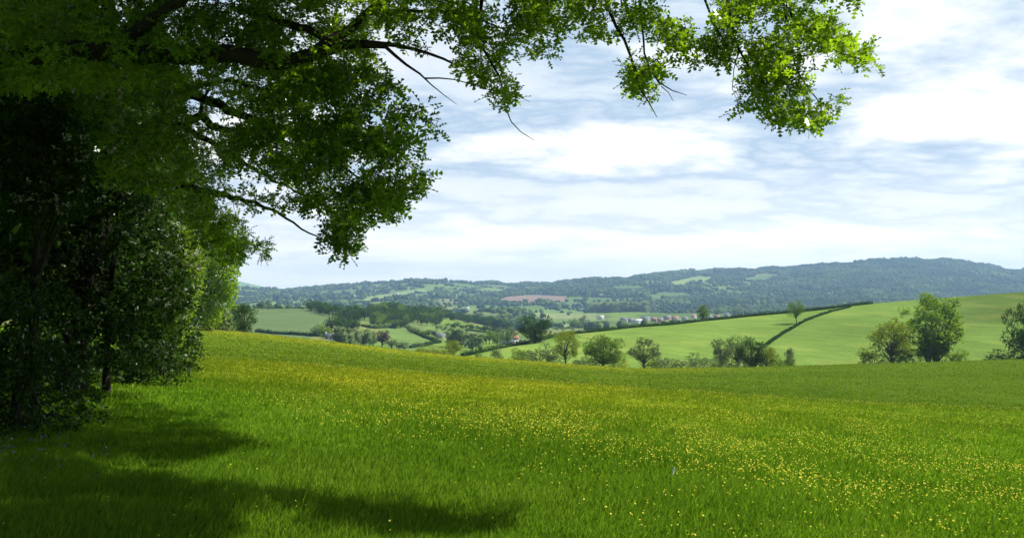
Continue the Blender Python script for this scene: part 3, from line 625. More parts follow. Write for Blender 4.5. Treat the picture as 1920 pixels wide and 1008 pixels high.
mktree_poly('hawthorn_tree', 'hawthorn heavy with white blossom standing behind the slim-trunked one', 'hawthorn tree', 300, 30,
    [(270,420),(330,410),(375,440),(395,480),(372,560),(345,620),(300,640),(260,560)], 800, 28.5, 31, M_MIDT, .15, 8, .008, .1, 6, blossom=800)
mktree_poly('field_maple', 'bright lime green maple in full sun at the far end of the wood', 'tree', 392, 150,
    [(345,410),(400,430),(438,448),(450,490),(448,530),(440,565),(432,592),(412,610),(365,612),(335,604),(330,480)], 1700, 144, 156, M_LIME, .60, 7, .03, .42, 8, sig=10)
# --- dark wood behind
for k, (px, Y, h_, rx, lab) in enumerate([(70, 27, 11, 4.2, 'dark woodland tree behind the tall hawthorn'), (235, 34, 12, 4.0, 'dark woodland tree behind the blossoming hawthorns'),
        (-120, 20, 11, 4.0, 'dark woodland tree outside the left edge of the wood'), (318, 44, 11.5, 2.6, 'dark woodland tree just before the lime green maple'), (160, 42, 13, 5., 'tallest dark woodland tree deep in the wood'), (-330, 15, 10, 4.0, 'dark woodland tree nearest the camera on the left'),
        (None, (-12., 5.), 11, 4.4, 'dark woodland tree beside the photographer, out of the picture on the left'), (None, (-9.5, -4.), 12, 4.6, 'dark woodland tree behind the photographer, out of the picture'), (None, (-16., 11.), 12, 4.6, 'unseen dark woodland tree deep in the wood beyond the left edge')]):  # the last three are unseen, added to block skylight from the shade
    x0, Y = (X(px, Y), Y) if px is not None else Y
    z0 = h1(x0, Y); b = np.array([x0, Y, z0])
    n = 3000; d_ = rand_dirs(n)*rng.uniform(.35, 1, n)[:, None]**.5; tips = np.array([x0, Y, z0+h_*.55])+d_*[rx, rx, h_*.46]
    tips += (fbm(d_[:, 0]*3, d_[:, 2]*3, k, 2)[:, None]-.5)*1.2; tips = tips[tips[:, 2] > z0+.5]
    yy_ = np.maximum(tips[:, 1], .5); pxx = 960+F*tips[:, 0]/yy_; pyy = 540-F*tips[:, 2]/yy_
    ok = (tips[:, 1] < 1) | (pxx < np.interp(pyy, [-500, 120, 160, 250, 380, 450, 700], [690, 690, 340, 330, 400, 395, 360]))
    for hx, hy, hr in HO: ok &= np.hypot(pxx-hx, pyy-hy) > hr+6
    tips = tips[ok & shade_ok(tips, .1)]
    limbs = [('trunk', [b-[0, 0, .2], b+[.1, 0, h_*.3], b+[0, .1, h_*.6], b+[.1, 0, h_*.9]], [.24, .19, .13, .04])]
    for j in range(7):
        t = tips[rng.integers(len(tips))]; s_ = b+[0, 0, h_*rng.uniform(.25, .6)]; limbs.append(('branch', [s_, s_*.5+t*.5+[0, 0, .3], t], [.10, .06, .02]))
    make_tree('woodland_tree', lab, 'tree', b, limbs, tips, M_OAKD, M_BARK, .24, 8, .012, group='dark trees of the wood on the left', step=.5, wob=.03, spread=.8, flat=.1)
# --- undergrowth bushes along the foot of the wood
def bush(label, px, Y, w, h_, mat, L, n, name='bush', group='bushes along the foot of the wood', nl=6):
    x0 = X(px, Y); z0 = h1(x0, Y); b = np.array([x0, Y, z0])
    d_ = rand_dirs(n); d_[:, 2] = np.abs(d_[:, 2]); d_ *= rng.uniform(.2, 1, n)[:, None]**.4
    d_ *= (.75+.5*fbm(d_[:, 0]*2.5+px, d_[:, 2]*2.5, 7, 2))[:, None]
    tips = b+d_*[w/2, w/2, h_]+[0, 0, .05]
    limbs = [('stem', [b-[0, 0, .05], b+[.02*w, 0, h_*.35], b+[.05*w, 0, h_*.7]], [.03*h_, .02*h_, .008*h_])]
    for j in range(4):
        t = tips[rng.integers(n)]; limbs.append(('stem', [b, b*.5+t*.5+[0, 0, .1*h_], t], [.02*h_, .014*h_, .005*h_]))
    return make_tree(name, label, 'bush', b, limbs, tips, mat, M_BARK, L, nl, L*.05, group=group, step=max(.15, h_*.1), wob=.01, spread=.9, flat=.05, sides=5)
for (px, Y, w, h_, lab) in [(25, 12.9, 2.3, 2.1, 'dark shaded bush at the left edge below the tall hawthorn'), (110, 23, 2.8, 1.6, 'dark bush just left of the slim hawthorn trunk'), (-40, 12.5, 2.2, 1.7, 'dark bush at the foot of the great oak'),
        (265, 25, 2.2, 1.3, 'low dark bush just right of the slim hawthorn trunk'), (60, 27, 3.4, 2.6, 'tall dark bush deep behind the hawthorn trunk'), (315, 33, 2.6, 2.0, 'bush under the blossoming hawthorn at the meadow edge')]:
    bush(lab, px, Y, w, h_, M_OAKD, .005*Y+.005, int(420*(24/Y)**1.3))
bush('small grey-green shrub on the crest below the lime green maple', 414, 160, 4.6, 3.6, M_GREYT, .5, 260)

# ------------------------------------------------------------------ distant tree kit (unit height meshes)
def unit_tree(kind, seed, ntip, nl, L):
    r = np.random.default_rng(seed); limbs = []; env = {'round': (.40, .36, .60), 'oval': (.30, .40, .58), 'wide': (.55, .36, .62), 'sparse': (.42, .36, .60), 'multi': (.44, .42, .56), 'poplar': (.13, .46, .52), 'bush': (.62, .55, .42), 'full': (.46, .46, .50)}[kind]
    rx, rz, cz = env; n = ntip
    nclu = {'sparse': 34, 'multi': 75, 'full': 34, 'poplar': 22, 'bush': 18}.get(kind, 26)
    cd = rand_dirs(nclu, r)*r.uniform(.45, .95, nclu)[:, None]; C = cd*[rx, rx, rz]+[0, 0, cz]
    if kind == 'multi':
        C[:, 2] = cz+rz*cd[:, 2]; wx = np.clip(.25+.75*(C[:, 2]/.9), .2, 1.); C[:, 0] *= wx*1.1; C[:, 1] *= wx
    if kind == 'bush': C[:, 2] = np.abs(C[:, 2]-.1)
    sg = {'sparse': .085, 'multi': .055, 'poplar': .05, 'bush': .15}.get(kind, .115)
    idx = r.integers(0, nclu, n); u = rand_dirs(n, r)*(r.uniform(.3, 1, n)[:, None]**.5)
    T = C[idx]+u*sg*1.35*[1, 1, .8]; T = T[(T[:, 2] > .03)]; T[:, 2] = np.minimum(T[:, 2], 1.0-.03*r.uniform(0, 1, len(T)))
    T[:, 2] *= 1./np.percentile(T[:, 2], 99); tr = {'poplar': .016, 'sparse': .02, 'multi': .018, 'bush': .012}.get(kind, .026)
    if kind == 'multi':
        for k in range(7):
            c = C[r.integers(nclu)]; a_ = r.normal(0, .02, 3)*[1, 1, 0]; limbs.append(([a_, [c[0]*.35, c[1]*.35, c[2]*.5], c], [tr, tr*.7, tr*.25]))
    else:
        lean = r.normal(0, .02, 2); limbs.append(([[0, 0, -.02], [lean[0], lean[1], .25], [lean[0]*2, lean[1]*2, .55], [0, 0, .85]], [tr*1.2, tr, tr*.6, tr*.2]))
        for c in C: s_ = np.array([lean[0], lean[1], min(c[2]*.6, .15+.5*r.uniform())]); limbs.append(([s_, s_*.5+c*.5+[0, 0, .02], c], [tr*.45, tr*.3, tr*.12]))
    ac = Acc(); nodes = []; nr = []
    for P, R in limbs: P, R = resample(P, R, .06, .004, r); V, q = tube(P, R, 5); ac.add(V, q); nodes.append(P); nr.append(R)
    V, q = attach(np.concatenate(nodes), np.concatenate(nr), T[::2], .0022, r, sub=2); ac.add(V, q)
    V, q = rosettes(T, nl, L, r, flat=.1, spread=.9)
    return ac, (V, q)
_uc = {}
def unit_meshes(kind, seed, mat, big, joined=False):
    key = (kind, seed, mat.name, big, joined)
    if key not in _uc:
        nt, nl, L = {2: (1000, 6, .033), 1: (380, 6, .052), 0: (120, 5, .095)}[big]
        if kind == 'sparse': nt = int(nt*.75)
        if kind == 'multi': nt = int(nt*1.3)
        if kind == 'full': nt = int(nt*1.5)
        if kind == 'poplar': L *= .9; nt = int(nt*1.3)
        if kind == 'bush': nt = int(nt*1.4)
        ac, (V, q) = unit_tree(kind, seed, nt, nl, L)
        if joined:
            nw = sum(len(v) for vv in ac.F.values() for v in vv); ac.add(V, q)
            tot = sum(len(v) for vv in ac.F.values() for v in vv)
            mi = np.concatenate([np.zeros(nw), np.ones(tot-nw)])
            _uc[key] = (ac.mesh(kind+'_tree', [M_BARKL, mat], midx=mi),)
        else: _uc[key] = (ac.mesh('trunk', [M_BARKL]), mesh_np('crown', V, [q], mat))
    return _uc[key]
def plant(name, kind, seed, mat, px, base, top, label, cat='tree', group=None, yr=(225, 260), wide=1.0, big=2, Y=None, lean=0):
    """a tree of real height at the place on the ground where it stands"""
    if Y is None: Y = find_y(px, base, *yr)
    x0 = X(px, Y); z0 = h1(x0, Y); h_ = max(1.2, Zp(top, Y)-z0)
    joined = big == 0
    ms = unit_meshes(kind, seed, mat, big, joined)
    if joined: root = link(name, ms[0], loc=(x0, Y, z0-.1)); tag(root, label, cat, group)
    else:
        root = empty(name, (x0, Y, z0-.1), label, cat, group); link('trunk', ms[0], root); link('crown', ms[1], root)
    root.scale = (h_*wide, h_*wide, h_); root.rotation_euler = (0, lean, rng.uniform(0, 6.28) if not lean else 0); return root
GH = 'trees along the stream at the foot of the pasture'
plant('oak_tree', 'full', 1, M_DARKT, 1003, 643, 592, 'broad dark green tree beside the hedge at the left end of the pasture', yr=(300, 360), wide=1.45)
plant('ash_tree', 'sparse', 2, M_YELT, 1062, 681, 620, 'tall yellow-olive tree below the dark broad tree', group=GH, Y=232, wide=1.0)
plant('maple_tree', 'full', 3, M_MIDT, 1130, 688, 630, 'leafy mid-green tree on the meadow crest just left of the two-stemmed grey tree', group=GH, Y=218, wide=1.3)
plant('ash_tree', 'sparse', 4, M_GREYT, 1207, 692, 634, 'grey-green two-stemmed tree in the dip of the meadow crest', group=GH, Y=218, wide=1.1)
plant('ash_tree', 'sparse', 5, M_GREYT, 1352, 688, 636, 'thin grey-green tree leaning over the stream left of the yellow-green tree', group=GH, Y=226)
plant('ash_tree', 'sparse', 6, M_GREYT, 1382, 688, 630, 'tallest open grey-green tree of the middle stream clump', group=GH, Y=232, wide=.9)
plant('maple_tree', 'full', 7, M_DARKT, 1408, 686, 636, 'dark green tree at the right of the middle stream clump', group=GH, Y=222, wide=.9)
plant('willow_tree', 'round', 8, M_YELT, 1436, 685, 650, 'low yellow-green tree at the foot of the diagonal hedge', group=GH, Y=224, wide=1.1)
plant('willow_tree', 'oval', 9, M_GREYT, 1480, 684, 653, 'slight wispy shrub-like tree right of the diagonal hedge foot', group=GH, Y=226, wide=.7)
plant('willow_tree', 'multi', 10, M_MIDT, 1748, 676, 556, 'tall many-stemmed willow rising in front of the right pasture', group=GH, Y=228, wide=1.3)
plant('thorn_tree', 'sparse', 11, M_YELT, 1672, 678, 602, 'open yellowish tree just left of the tall many-stemmed willow', group=GH, Y=222, wide=1.15)
plant('oak_tree', 'full', 12, M_DARKT, 1928, 672, 568, 'dark tree cut off by the right edge of the view', group=GH, Y=226, wide=.75)
plant('thorn_tree', 'wide', 13, M_MIDT, 1494, 606, 565, 'lone leaning tree with an umbrella crown beside the diagonal hedge', yr=(330, 425), wide=.8, lean=-.16)
plant('thorn_tree', 'full', 14, M_MIDT, 1318, 600, 571, 'lone small tree rising from the ridge hedge', yr=(395, 425), wide=.95)
plant('oak_tree', 'full', 15, M_DARKT, 459, 617, 569, 'dark round tree on the meadow crest right of the wood', Y=196, wide=1.05)
for (px, top, w, mat, lab) in [(975, 653, 1.2, M_MIDT, 'rounded green bush below the dark broad tree'), (1012, 645, 1.1, M_GREYT, 'grey-green bush between the round bush and the olive tree'), (930, 652, .8, M_GREYT, 'thin scrubby bush at the left end of the stream line'),
        (1040, 664, 1.2, M_GREYT, 'grey bush under the yellow-olive tree'), (1090, 668, 1.2, M_GREYT, 'pale bush between the olive and the mid-green trees'), (1152, 660, 1.0, M_YELT, 'yellow-green bush against the mid-green tree'), (1246, 663, 1.2, M_GREYT, 'rounded grey-green bush right of the two-stemmed tree'),
        (1222, 668, 1.0, M_MIDT, 'small bush touching the two-stemmed tree'), (1288, 668, .7, M_GREYT, 'tiny thin bush alone in the gap of the stream line'), (1318, 662, 1.2, M_GREYT, 'low grey bush left of the middle stream clump'), (1372, 668, 1.1, M_GREYT, 'low bush beneath the tallest grey-green tree'),
        (1462, 666, .8, M_MIDT, 'small bush beside the yellow-green tree'), (1700, 648, 1.3, M_MIDT, 'bush between the yellowish tree and the tall willow'), (1790, 655, 1.0, M_MIDT, 'bush at the right foot of the tall willow'), (1640, 655, 1.0, M_YELT, 'low bush at the left foot of the open yellowish tree'), (1888, 655, 1.3, M_DARKT, 'dark low bush beside the tree at the right edge'), (900, 660, .9, M_MIDT, 'small bush in the stream line nearest the left tip of the pasture')]:
    plant('bush', 'bush', 20+int(px) % 3, mat, px, 0, top, lab, 'bush', 'bushes along the stream at the foot of the pasture', Y=220+(px % 7), wide=w*1.35, big=1)
plant('bush', 'bush', 21, M_DARKT, 432, 0, 590, 'dark bush touching the round tree on the meadow crest', 'bush', Y=188, wide=1.2, big=1)
for px, w in ((790, .9), (808, 1.1), (826, 1.0), (843, .8)):
    plant('bush', 'bush', 20+px % 3, M_YELT, px, 0, 647+rng.uniform(-3, 3), 'one of the yellow-green bushes in a row just beyond the yellow meadow crest', 'bush', 'yellow-green bushes beyond the crest', Y=250, wide=w, big=1)
plant('willow_tree', 'round', 8, M_YELT, 851, 664, 637, 'small round yellow-green tree beyond the meadow crest in front of pale poplars', yr=(250, 330), wide=1.1, big=1)

# ------------------------------------------------------------------ middle distance
def many(lst, name, kinds, mats, label, group, yr, n=None, big=0, wide=(.9, 1.3)):
    for (px, base, top) in lst:
        plant(name, random.choice(kinds), 40+random.randrange(4), random.choice(mats), px, base, top, label, 'tree', group, yr, random.uniform(*wide), big)
def band(x0, x1, b0, b1, h0, h1_, step, jit=3):
    out = []; px = x0
    while px < x1:
        t = (px-x0)/(x1-x0); b_ = b0+(b1-b0)*t+random.uniform(-jit, jit); out.append((px, b_, b_-random.uniform(h0, h1_))); px += step*random.uniform(.7, 1.3)
    return out
D_ = [M_DARKT, M_DARKT, M_MIDT]; R_ = ['round', 'wide', 'oval']
R_ = ['full', 'full', 'wide']
many(band(583, 645, 585, 596, 15, 22, 6, 5), 'tree', R_, [M_DARKT], 'one of the dark trees massed on the brow above the sage green field', 'dark trees massed on the brow', (700, 1000), wide=(1.1, 1.5))
many([(580, 578, 562)], 'tree', R_, [M_DARKT], 'single dark tree at the left end of the massed dark trees', None, (900, 1050))
many(band(652, 684, 600, 604, 20, 28, 7, 4), 'tree', R_, [M_DARKT], 'one of the dark trees in the small copse right of the massed dark trees', 'dark trees of the small copse', (650, 900), wide=(1.1, 1.4))
many(band(622, 664, 618, 624, 20, 28, 7, 4), 'tree', R_, [M_DARKT], 'one of the dark trees below the copse above the white-walled farmhouse', 'dark trees above the farmhouse', (560, 760), wide=(1.1, 1.4))
many(band(590, 620, 630, 634, 16, 24, 8), 'tree', R_, [M_GREYT, M_MIDT], 'one of the soft grey trees at the lower right corner of the sage green field', 'grey trees at the field corner', (500, 640))
many(band(480, 580, 579, 579, 3, 6, 6, 1), 'tree', ['wide', 'round'], D_, 'one of the low trees along the skyline of the sage green field', 'low trees above the sage green field', (950, 1100), wide=(1.3, 1.8))
for k in range(3):
    many(band(695, 830, 585+k*7, 592+k*9, 14, 20, 6.5, 3), 'tree', R_, D_, 'one of the dark trees covering the ridge in the middle of the valley', 'trees covering the middle ridge', (850, 1260), wide=(1.1, 1.5))
many(band(828, 960, 596, 617, 12, 16, 5, 3), 'tree', R_, [M_DARKT], 'one of the dark trees of the wood running down the ridge to the right', 'trees of the wood running down the ridge', (850, 1260), wide=(1.1, 1.5))
many(band(840, 940, 612, 622, 6, 9, 6, 2), 'tree', R_, [M_DARKT], 'one of the low dark trees below the wood running down the ridge', 'low trees below the ridge wood', (800, 1000), wide=(1.2, 1.6))
many(band(700, 765, 608, 616, 12, 18, 8, 3), 'tree', R_, D_, 'one of the trees on the near side of the middle ridge', 'trees on the near side of the ridge', (700, 1000), wide=(1.1, 1.4))
many(band(765, 822, 622, 634, 9, 13, 6, 2), 'tree', R_, [M_MIDT, M_DARKT, M_GREYT], 'one of the hedgerow trees running down beside the bright little field', 'hedgerow trees beside the bright field', (500, 900))
many(band(820, 880, 618, 624, 6, 9, 5, 2), 'tree', R_, [M_MIDT, M_DARKT], 'one of the trees of the hedgerow above the pale poplars', 'hedgerow trees above the poplars', (700, 1000))
many(band(630, 700, 645, 650, 24, 33, 5.5, 2), 'poplar_tree', ['poplar'], [M_POP], 'one of the pale upright poplars beside the white-walled farmhouse', 'pale poplars by the farmhouse', (440, 560), wide=(1.2, 1.7))
many(band(842, 900, 652, 656, 26, 36, 6, 3), 'poplar_tree', ['poplar'], [M_POP], 'one of the pale poplars behind the small yellow-green tree', 'pale poplars behind the crest', (430, 700), wide=(1.3, 1.8))
many(band(896, 960, 646, 644, 20, 30, 7, 4), 'tree', ['oval', 'round'], [M_GREYT, M_MIDT], 'one of the soft green trees left of the dark broad tree', 'soft green trees left of the broad tree', (430, 700))
many([(735, 655, 636), (748, 655, 641), (758, 658, 640)], 'tree', ['round'], [M_GREYT], 'one of the grey bushy trees below the bright little field', 'grey bushy trees below the bright field', (430, 560), wide=(1.2, 1.5))
plant('copper_beech', 'round', 33, M_COPP, 716, 645, 620, 'purple copper beech between pale poplars and the bright little field', 'tree', yr=(430, 560), wide=1.25, big=1)
many(band(900, 1010, 600, 606, 8, 14, 9, 5), 'tree', R_, [M_MIDT, M_DARKT], 'one of the scattered trees on the valley floor beyond the ridge wood', 'trees on the valley floor', (1400, 2000))
many(band(1075, 1110, 616, 610, 10, 24, 9, 3), 'tree', R_, [M_GREYT, M_MIDT], 'one of the soft trees standing on the valley floor before the poplar plantation', 'trees before the poplar plantation', (1300, 1500))
many(band(1040, 1120, 618, 616, 5, 6, 5, 1), 'tree', ['wide', 'bush'], [M_DARKT], 'one of the low hedge trees across the pale valley strips', 'hedge trees across the valley strips', (1100, 1400), wide=(1.5, 2))
for k in range(3):
    many(band(1108, 1212, 598-k*2, 596-k*2, 22, 28, 4.2, 1), 'poplar_tree', ['poplar'], [M_POP], 'one of the pale tall poplars of the plantation beyond the pasture hedge', 'poplar plantation in the valley', (2250, 2700), wide=(1.3, 1.8))
many(band(1215, 1480, 597, 586, 7, 15, 8, 3), 'tree', R_, [M_GREYT, M_MIDT, M_DARKT], 'one of the valley trees around the village houses beyond the ridge hedge', 'trees around the village', (2100, 2600), wide=(1.1, 1.6))

# ------------------------------------------------------------------ hedges
def hedge(label, pts, wd, ht, L=.5, dens=30, mat=None, group='field hedges', name='hedge', core=.8):
    P = np.array(pts, float); d_ = np.concatenate([[0], np.cumsum(np.linalg.norm(np.diff(P, axis=0), axis=1))]); n = max(4, int(d_[-1]/2.5)); s = np.linspace(0, d_[-1], n)
    x = np.interp(s, d_, P[:, 0]); y = np.interp(s, d_, P[:, 1]); x += rng.normal(0, .12*wd, n); y += rng.normal(0, .12*wd, n)
    t = np.stack([np.gradient(x), np.gradient(y)], 1); t /= np.linalg.norm(t, axis=1)[:, None]; nn = np.stack([-t[:, 1], t[:, 0]], 1)
    hh = ht*rng.uniform(.75, 1.15, n); ww = wd/2*rng.uniform(.8, 1.2, n)
    prof = [(-1, 0), (-1.05, .5), (-.7, .9), (0, 1), (.7, .9), (1.05, .5), (1, 0)]; ac = Acc(); V = []
    for a, b_ in prof:
        qx = x+nn[:, 0]*ww*a*core; qy = y+nn[:, 1]*ww*a*core; V.append(np.stack([qx, qy, H(qx, qy)-.1+hh*b_*core], 1))
    V = np.stack(V, 1).reshape(-1, 3); k = len(prof); q = np.array([(i*k+j, i*k+j+1, (i+1)*k+j+1, (i+1)*k+j) for i in range(n-1) for j in range(k-1)])
    b0 = np.array([x[0], y[0], h1(x[0], y[0])])
    ac.add(V-b0, q)
    m = int(d_[-1]*dens); si = rng.uniform(0, n-1.001, m); i0 = si.astype(int); f = si-i0; lx = x[i0]*(1-f)+x[i0+1]*f; ly = y[i0]*(1-f)+y[i0+1]*f
    an = rng.uniform(-.2, math.pi+.2, m); off = np.cos(an)*wd/2*rng.uniform(.8, 1.1, m); up_ = np.abs(np.sin(an))*ht*rng.uniform(.75, 1.15, m)
    bump = 1+.35*(fbm(si*.35, si*0, 12, 2)-.5); lx = lx+nn[i0, 0]*off; ly = ly+nn[i0, 1]*off
    C = np.stack([lx, ly, H(lx, ly)+up_*bump], 1); Vl, Fl = leaves(C-b0, rand_dirs(m), rand_dirs(m), rng.uniform(.6, 1.2, m)*L); ac.add(Vl, Fl)
    o_ = link(name, ac.mesh(name, [mat or M_HEDGE]), loc=tuple(b0)); return tag(o_, label, 'hedge', group)
def hp(lst, yr):
    return [(X(px, Y), Y) for px, Y in [(px, find_y(px, py, *yr)) for px, py in lst]]
rp = [(px, float(ridgeY(px))-3) for px in range(868, 1650, 16)]
hedge('long dark hedge along the top edge of the pasture', [(X(px, Y), Y) for px, Y in rp], 1.4, 1.5, .5, 26)
hedge('diagonal hedge climbing the pasture past the lone leaning tree', hp(HEDGE2, (270, 446)), .8, 1.0, .4, 26)
hedge('dark hedge below the sage green field left of the farmhouse', hp([(480, 622), (520, 626), (560, 628), (600, 631)], (560, 760)), 2.5, 2.4, .9, 10)
hedge('hedge along the top of the bright little field', hp([(680, 612), (705, 616), (735, 614)], (560, 900)), 2.5, 2.4, .9, 10)
hedge('hedge on the right side of the bright little field', hp([(768, 620), (790, 630), (822, 642)], (480, 800)), 2.2, 2.4, .9, 10)
hedge('hedge along the lower edge of the bright little field', hp([(770, 652), (800, 648), (825, 642)], (450, 700)), 2.2, 2.2, .9, 10)
hedge('hedge climbing from the poplars towards the ridge wood', hp([(830, 632), (850, 624), (880, 620), (930, 622)], (600, 950)), 2.5, 2.6, 1., 8)
hedge('hedge just beyond the yellow crest near the small round tree', hp([(862, 664), (880, 662), (905, 656)], (240, 330)), 1.6, 1.6, .5, 20)

# ------------------------------------------------------------------ buildings
M_WHT = plain('white_render', (.46, .45, .42), (.60, .58, .54), 1, .8, 0); M_BRK = plain('brick', (.30, .16, .12), (.42, .25, .18), 2, .9, 0); M_STN = plain('stone_wall', (.30, .28, .25), (.42, .40, .36), 2, .9, 0)
M_SLT = plain('slate_roof', (.10, .11, .13), (.17, .18, .20), 2, .6, 0); M_TIL = plain('tile_roof', (.24, .11, .08), (.34, .17, .12), 2, .8, 0); M_TIN = plain('pale_roof', (.36, .38, .40), (.48, .50, .52), 2, .5, 0); M_GLS = plain('window_glass', (.02, .025, .03), (.05, .06, .07), 1, .15, 0)
_hb = {}
def boxm(x0, x1, y0, y1, z0, z1):
    V = np.array([(x, y, z) for z in (z0, z1) for x, y in ((x0, y0), (x1, y0), (x1, y1), (x0, y1))], float)
    return V, np.array([(0, 1, 5, 4), (1, 2, 6, 5), (2, 3, 7, 6), (3, 0, 4, 7), (4, 5, 6, 7), (3, 2, 1, 0)])
def house(px, base, yr, label, L_=9, W_=6.5, E=4.8, R=2.2, wall=None, roof=None, rz=0., group='village houses in the valley', name='house', win=True, chim=True):
    wall = wall or M_WHT; roof = roof or M_SLT; Y = find_y(px, base, *yr); x0 = X(px, Y); z0 = h1(x0, Y)
    root = empty(name, (x0, Y, z0), label, 'barn' if name == 'barn' else 'house', group); root.rotation_euler = (0, 0, rz)
    key = (L_, W_, E, R, wall.name, roof.name)
    if key not in _hb:
        a, b_ = L_/2, W_/2
        V = np.array([(-a, -b_, -1), (a, -b_, -1), (a, b_, -1), (-a, b_, -1), (-a, -b_, E), (a, -b_, E), (a, b_, E), (-a, b_, E), (-a, 0, E+R), (a, 0, E+R)], float)
        w = mesh_np('wall', V, [np.array([(0, 1, 5, 4), (2, 3, 7, 6)]), np.array([(1, 2, 6, 9, 5), (3, 0, 4, 8, 7)])], wall)
        o_ = .35; s_ = R/b_; e = E-o_*s_; th = .18; A = a+.3
        V = np.array([(-A, -b_-o_, e+.05), (A, -b_-o_, e+.05), (A, 0, E+R+.05), (-A, 0, E+R+.05), (-A, b_+o_, e+.05), (A, b_+o_, e+.05)]+[(-A, -b_-o_, e+.05+th), (A, -b_-o_, e+.05+th), (A, 0, E+R+.05+th), (-A, 0, E+R+.05+th), (-A, b_+o_, e+.05+th), (A, b_+o_, e+.05+th)], float)
        r_ = mesh_np('roof', V, [np.array([(6, 7, 8, 9), (9, 8, 11, 10), (1, 0, 3, 2), (2, 3, 4, 5), (0, 1, 7, 6), (4, 10, 11, 5), (0, 6, 9, 3), (3, 9, 10, 4), (1, 2, 8, 7), (2, 5, 11, 8)])], roof)
        c = mesh_np('chimney', *(lambda t: (t[0], [t[1]]))(boxm(-a+.3, -a+1.1, -.4, .4, E+R-.6, E+R+1.2)), wall)
        ws = [mesh_np('window', *(lambda t: (t[0], [t[1]]))(boxm(xx-.5, xx+.5, -b_-.03, -b_+.1, zz, zz+1.2)), M_GLS) for xx in np.arange(-a+1.6, a-1, 2.6) for zz in ([1., 3.3] if E > 4 else [1.])]
        _hb[key] = (w, r_, c, ws)
    w, r_, c, ws = _hb[key]; link('wall', w, root); ro = link('roof', r_, root)
    if chim: link('chimney', c, ro)
    if win:
        for m in ws: link('window', m, root)
    return root
house(624, 637, (480, 640), 'long white-walled farmhouse beside the pale poplars', 10, 5, 2.4, 1.4, roof=M_SLT, group=None)
house(642, 640, (480, 620), 'small stone barn against the poplars right of the farmhouse', 7, 6, 3, 2, M_STN, M_SLT, .4, None, 'barn', False, False)
house(827, 634, (500, 900), 'small pale building at the end of the hedgerow above the poplars', 8, 5, 2.4, 1.4, M_STN, M_SLT, .2, None, win=False)
house(957, 643, (430, 700), 'red-roofed house left of the dark broad tree', 11, 7, 4.5, 3, M_WHT, M_TIL, .5, None)
VG = [(1170, 12, M_STN, M_SLT), (1183, 9, M_STN, M_SLT), (1196, 18, M_WHT, M_TIN), (1210, 16, M_STN, M_SLT), (1226, 10, M_BRK, M_TIL), (1238, 9, M_BRK, M_SLT), (1252, 14, M_BRK, M_SLT), (1266, 12, M_STN, M_TIL), (1284, 10, M_WHT, M_SLT), (1300, 9, M_WHT, M_TIL), (1330, 10, M_WHT, M_SLT), (1345, 9, M_BRK, M_TIL), (1362, 10, M_WHT, M_SLT)]
for k, (px, L_, wl_, rf) in enumerate(VG):
    house(px, 603-(px-1170)*.05+(k % 3)*2, (1750, 2250), 'one of the small village houses showing above the ridge hedge', L_*1.15, 8, 5, 3.2, wl_, rf, [-.3, .2, .6, 0][k % 4], win=L_ < 12, chim=L_ < 12)
for px, base, yy in ((985, 583, (2300, 2900)), (1020, 602, (1800, 2300)), (1082, 546, (3400, 4600)), (1112, 546, (3400, 4600)), (1092, 583, (2300, 3000)), (745, 552, (3600, 4600)), (812, 560, (3000, 4000)), (664, 556, (3300, 4300)), (905, 562, (3000, 4000)), (1127, 598, (1900, 2300)), (876, 580, (2400, 3000)), (620, 560, (3000, 4000)), (1440, 598, (1500, 1900))):
    house(px, base, yy, 'one of the white farmhouses scattered far off across the valley side', 11, 7, 5, 3, M_WHT, M_TIN, rng.uniform(-.4, .4), 'far white farmhouses', win=False, chim=False)

# ------------------------------------------------------------------ far woodland as masses
def ico():
    t = (1+5**.5)/2; V = np.array([(-1,t,0),(1,t,0),(-1,-t,0),(1,-t,0),(0,-1,t),(0,1,t),(0,-1,-t),(0,1,-t),(t,0,-1),(t,0,1),(-t,0,-1),(-t,0,1)])/math.sqrt(1+t*t)
    Fc = np.array([(0,11,5),(0,5,1),(0,1,7),(0,7,10),(0,10,11),(1,5,9),(5,11,4),(11,10,2),(10,7,6),(7,1,8),(3,9,4),(3,4,2),(3,2,6),(3,6,8),(3,8,9),(4,9,5),(2,4,11),(6,2,10),(8,6,7),(9,8,1)]); return V, Fc
IV, IF = ico()
def ico2():
    V = [tuple(v) for v in IV]; cache = {}; Fn = []
    def mid(a, b_):
        k = (min(a, b_), max(a, b_))
        if k not in cache: m = (np.array(V[a])+np.array(V[b_])); m /= np.linalg.norm(m); cache[k] = len(V); V.append(tuple(m))
        return cache[k]
    for a, b_, c in IF: ab, bc, ca = mid(a, b_), mid(b_, c), mid(c, a); Fn += [(a, ab, ca), (b_, bc, ab), (c, ca, bc), (ab, bc, ca)]
    return np.array(V), np.array(Fn)
IV2, IF2 = ico2()
def blobs(x, y, hgt, V0, F0, jit=.22):
    n = len(x); z = H(x, y); r_ = hgt*rng.uniform(.42, .62, n)
    J = V0[None]*(1+rng.normal(0, jit, (n, len(V0), 1)))
    V = J*np.stack([r_, r_, hgt*.52], 1)[:, None]+np.stack([x, y, z+hgt*.45], 1)[:, None]
    return V.reshape(-1, 3), (F0[None]+np.arange(n)[:, None, None]*len(V0)).reshape(-1, 3)
def clear_of(px, py):
    bad = inpoly(px, py, PLOUGH)
    for poly in ([(680, 560), (720, 552), (770, 544), (800, 540), (800, 546), (740, 556), (690, 566)], [(1250, 530), (1310, 517), (1340, 518), (1330, 526), (1270, 536)], [(1390, 526), (1400, 520), (1455, 514), (1470, 520), (1430, 528)],
                 [(400, 525), (450, 520), (520, 545), (400, 545)], [(1210, 555), (1240, 548), (1290, 548), (1300, 556), (1230, 562)]): bad |= inpoly(px, py, poly)
    return ~bad
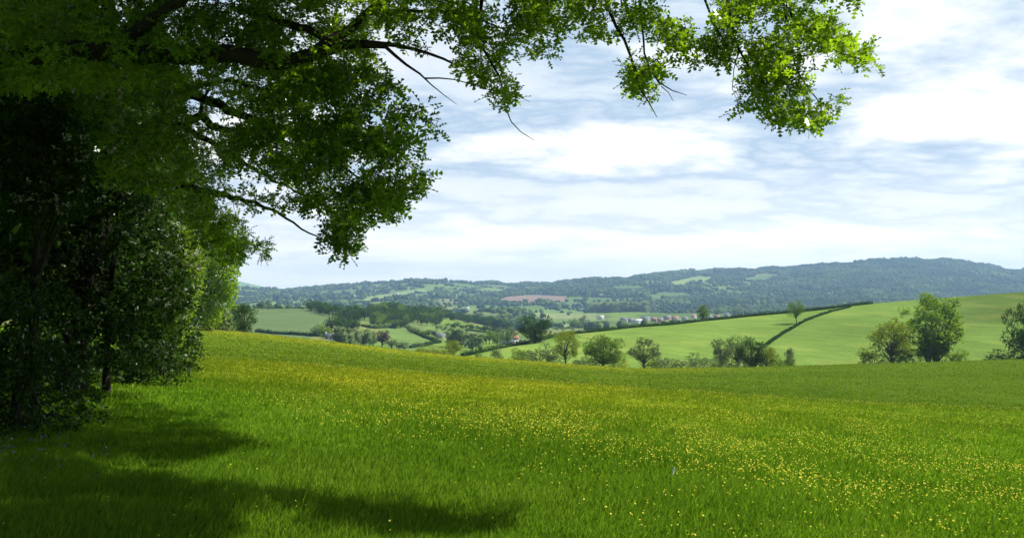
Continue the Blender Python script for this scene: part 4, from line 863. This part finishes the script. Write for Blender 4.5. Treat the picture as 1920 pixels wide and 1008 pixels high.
def scatter(n, y0, y1, thr, edge):
    px = rng.uniform(250, 2050, n); y = np.sqrt(rng.uniform(y0**2, y1**2, n)); x = (px-960)/F*y
    idn, e = voro(x, y); py = pyof(x, y); wood = fbm(x/330, y/700, 101, 4)
    th = thr-.22*smooth(1200, 1650, px)*smooth(2600, 3400, y)-.07*smooth(4500,5100,y)+.06*smooth(1000, 600, px)*0
    k = ((wood > th) | (e < edge)) & clear_of(px, py)
    return x[k], y[k]
x, y = scatter(90000, 2950, 5330, .56, 11)
sk = rng.uniform(300, 2050, 1500); yk = 5200+rng.normal(0, 60, 1500); x = np.concatenate([x, (sk-960)/F*yk]); y = np.concatenate([y, yk])
V, Fc = blobs(x, y, rng.uniform(8, 16, len(x))*(.8+.9*smooth(.5, .8, fbm(x/90, y/90, 77, 2))), IV, IF)
tag(link('far_woodland', mesh_np('far_woodland', V, [Fc], M_FARW, smooth_=True)), 'hazy blue-green woods and hedgerows covering the far hills', 'woodland', kind='stuff')
x, y = scatter(15000, 1250, 2950, .545, 9); px = 960+F*x/y
k = ~((px > 1000) & (px < 1110) & (y < 2500) & (rng.uniform(0, 1, len(x)) < .93)); k &= ~((px > 1095) & (px < 1225) & (y < 2800) & (y > 1500)); k &= ~((px > 1135) & (px < 1375) & (y < 2300) & (y > 1500)); x, y = x[k], y[k]
V, Fc = blobs(x, y, rng.uniform(7, 13, len(x)), IV2, IF2, .16)
tag(link('valley_woodland', mesh_np('valley_woodland', V, [Fc], M_FARW, smooth_=True)), 'soft green copses and hedgerows across the valley floor', 'woodland', kind='stuff')

# ------------------------------------------------------------------ haze: one closed box of even air
V, Fc = boxm(-9600, 9600, -60, 9300, -190, 235)
mh, n_, l_ = newmat('haze_air'); pv = N(n_, 'ShaderNodeVolumePrincipled'); pv.inputs['Color'].default_value = (.43, .69, 1, 1)
pv.inputs['Density'].default_value = 9.5e-5; pv.inputs['Anisotropy'].default_value = .2
o = N(n_, 'ShaderNodeOutputMaterial'); l_.new(pv.outputs[0], o.inputs['Volume'])
me = mesh_np('haze', V, [Fc], mh); ho = tag(link('haze', me), 'pale blue air haze over the valley', 'haze', kind='stuff')
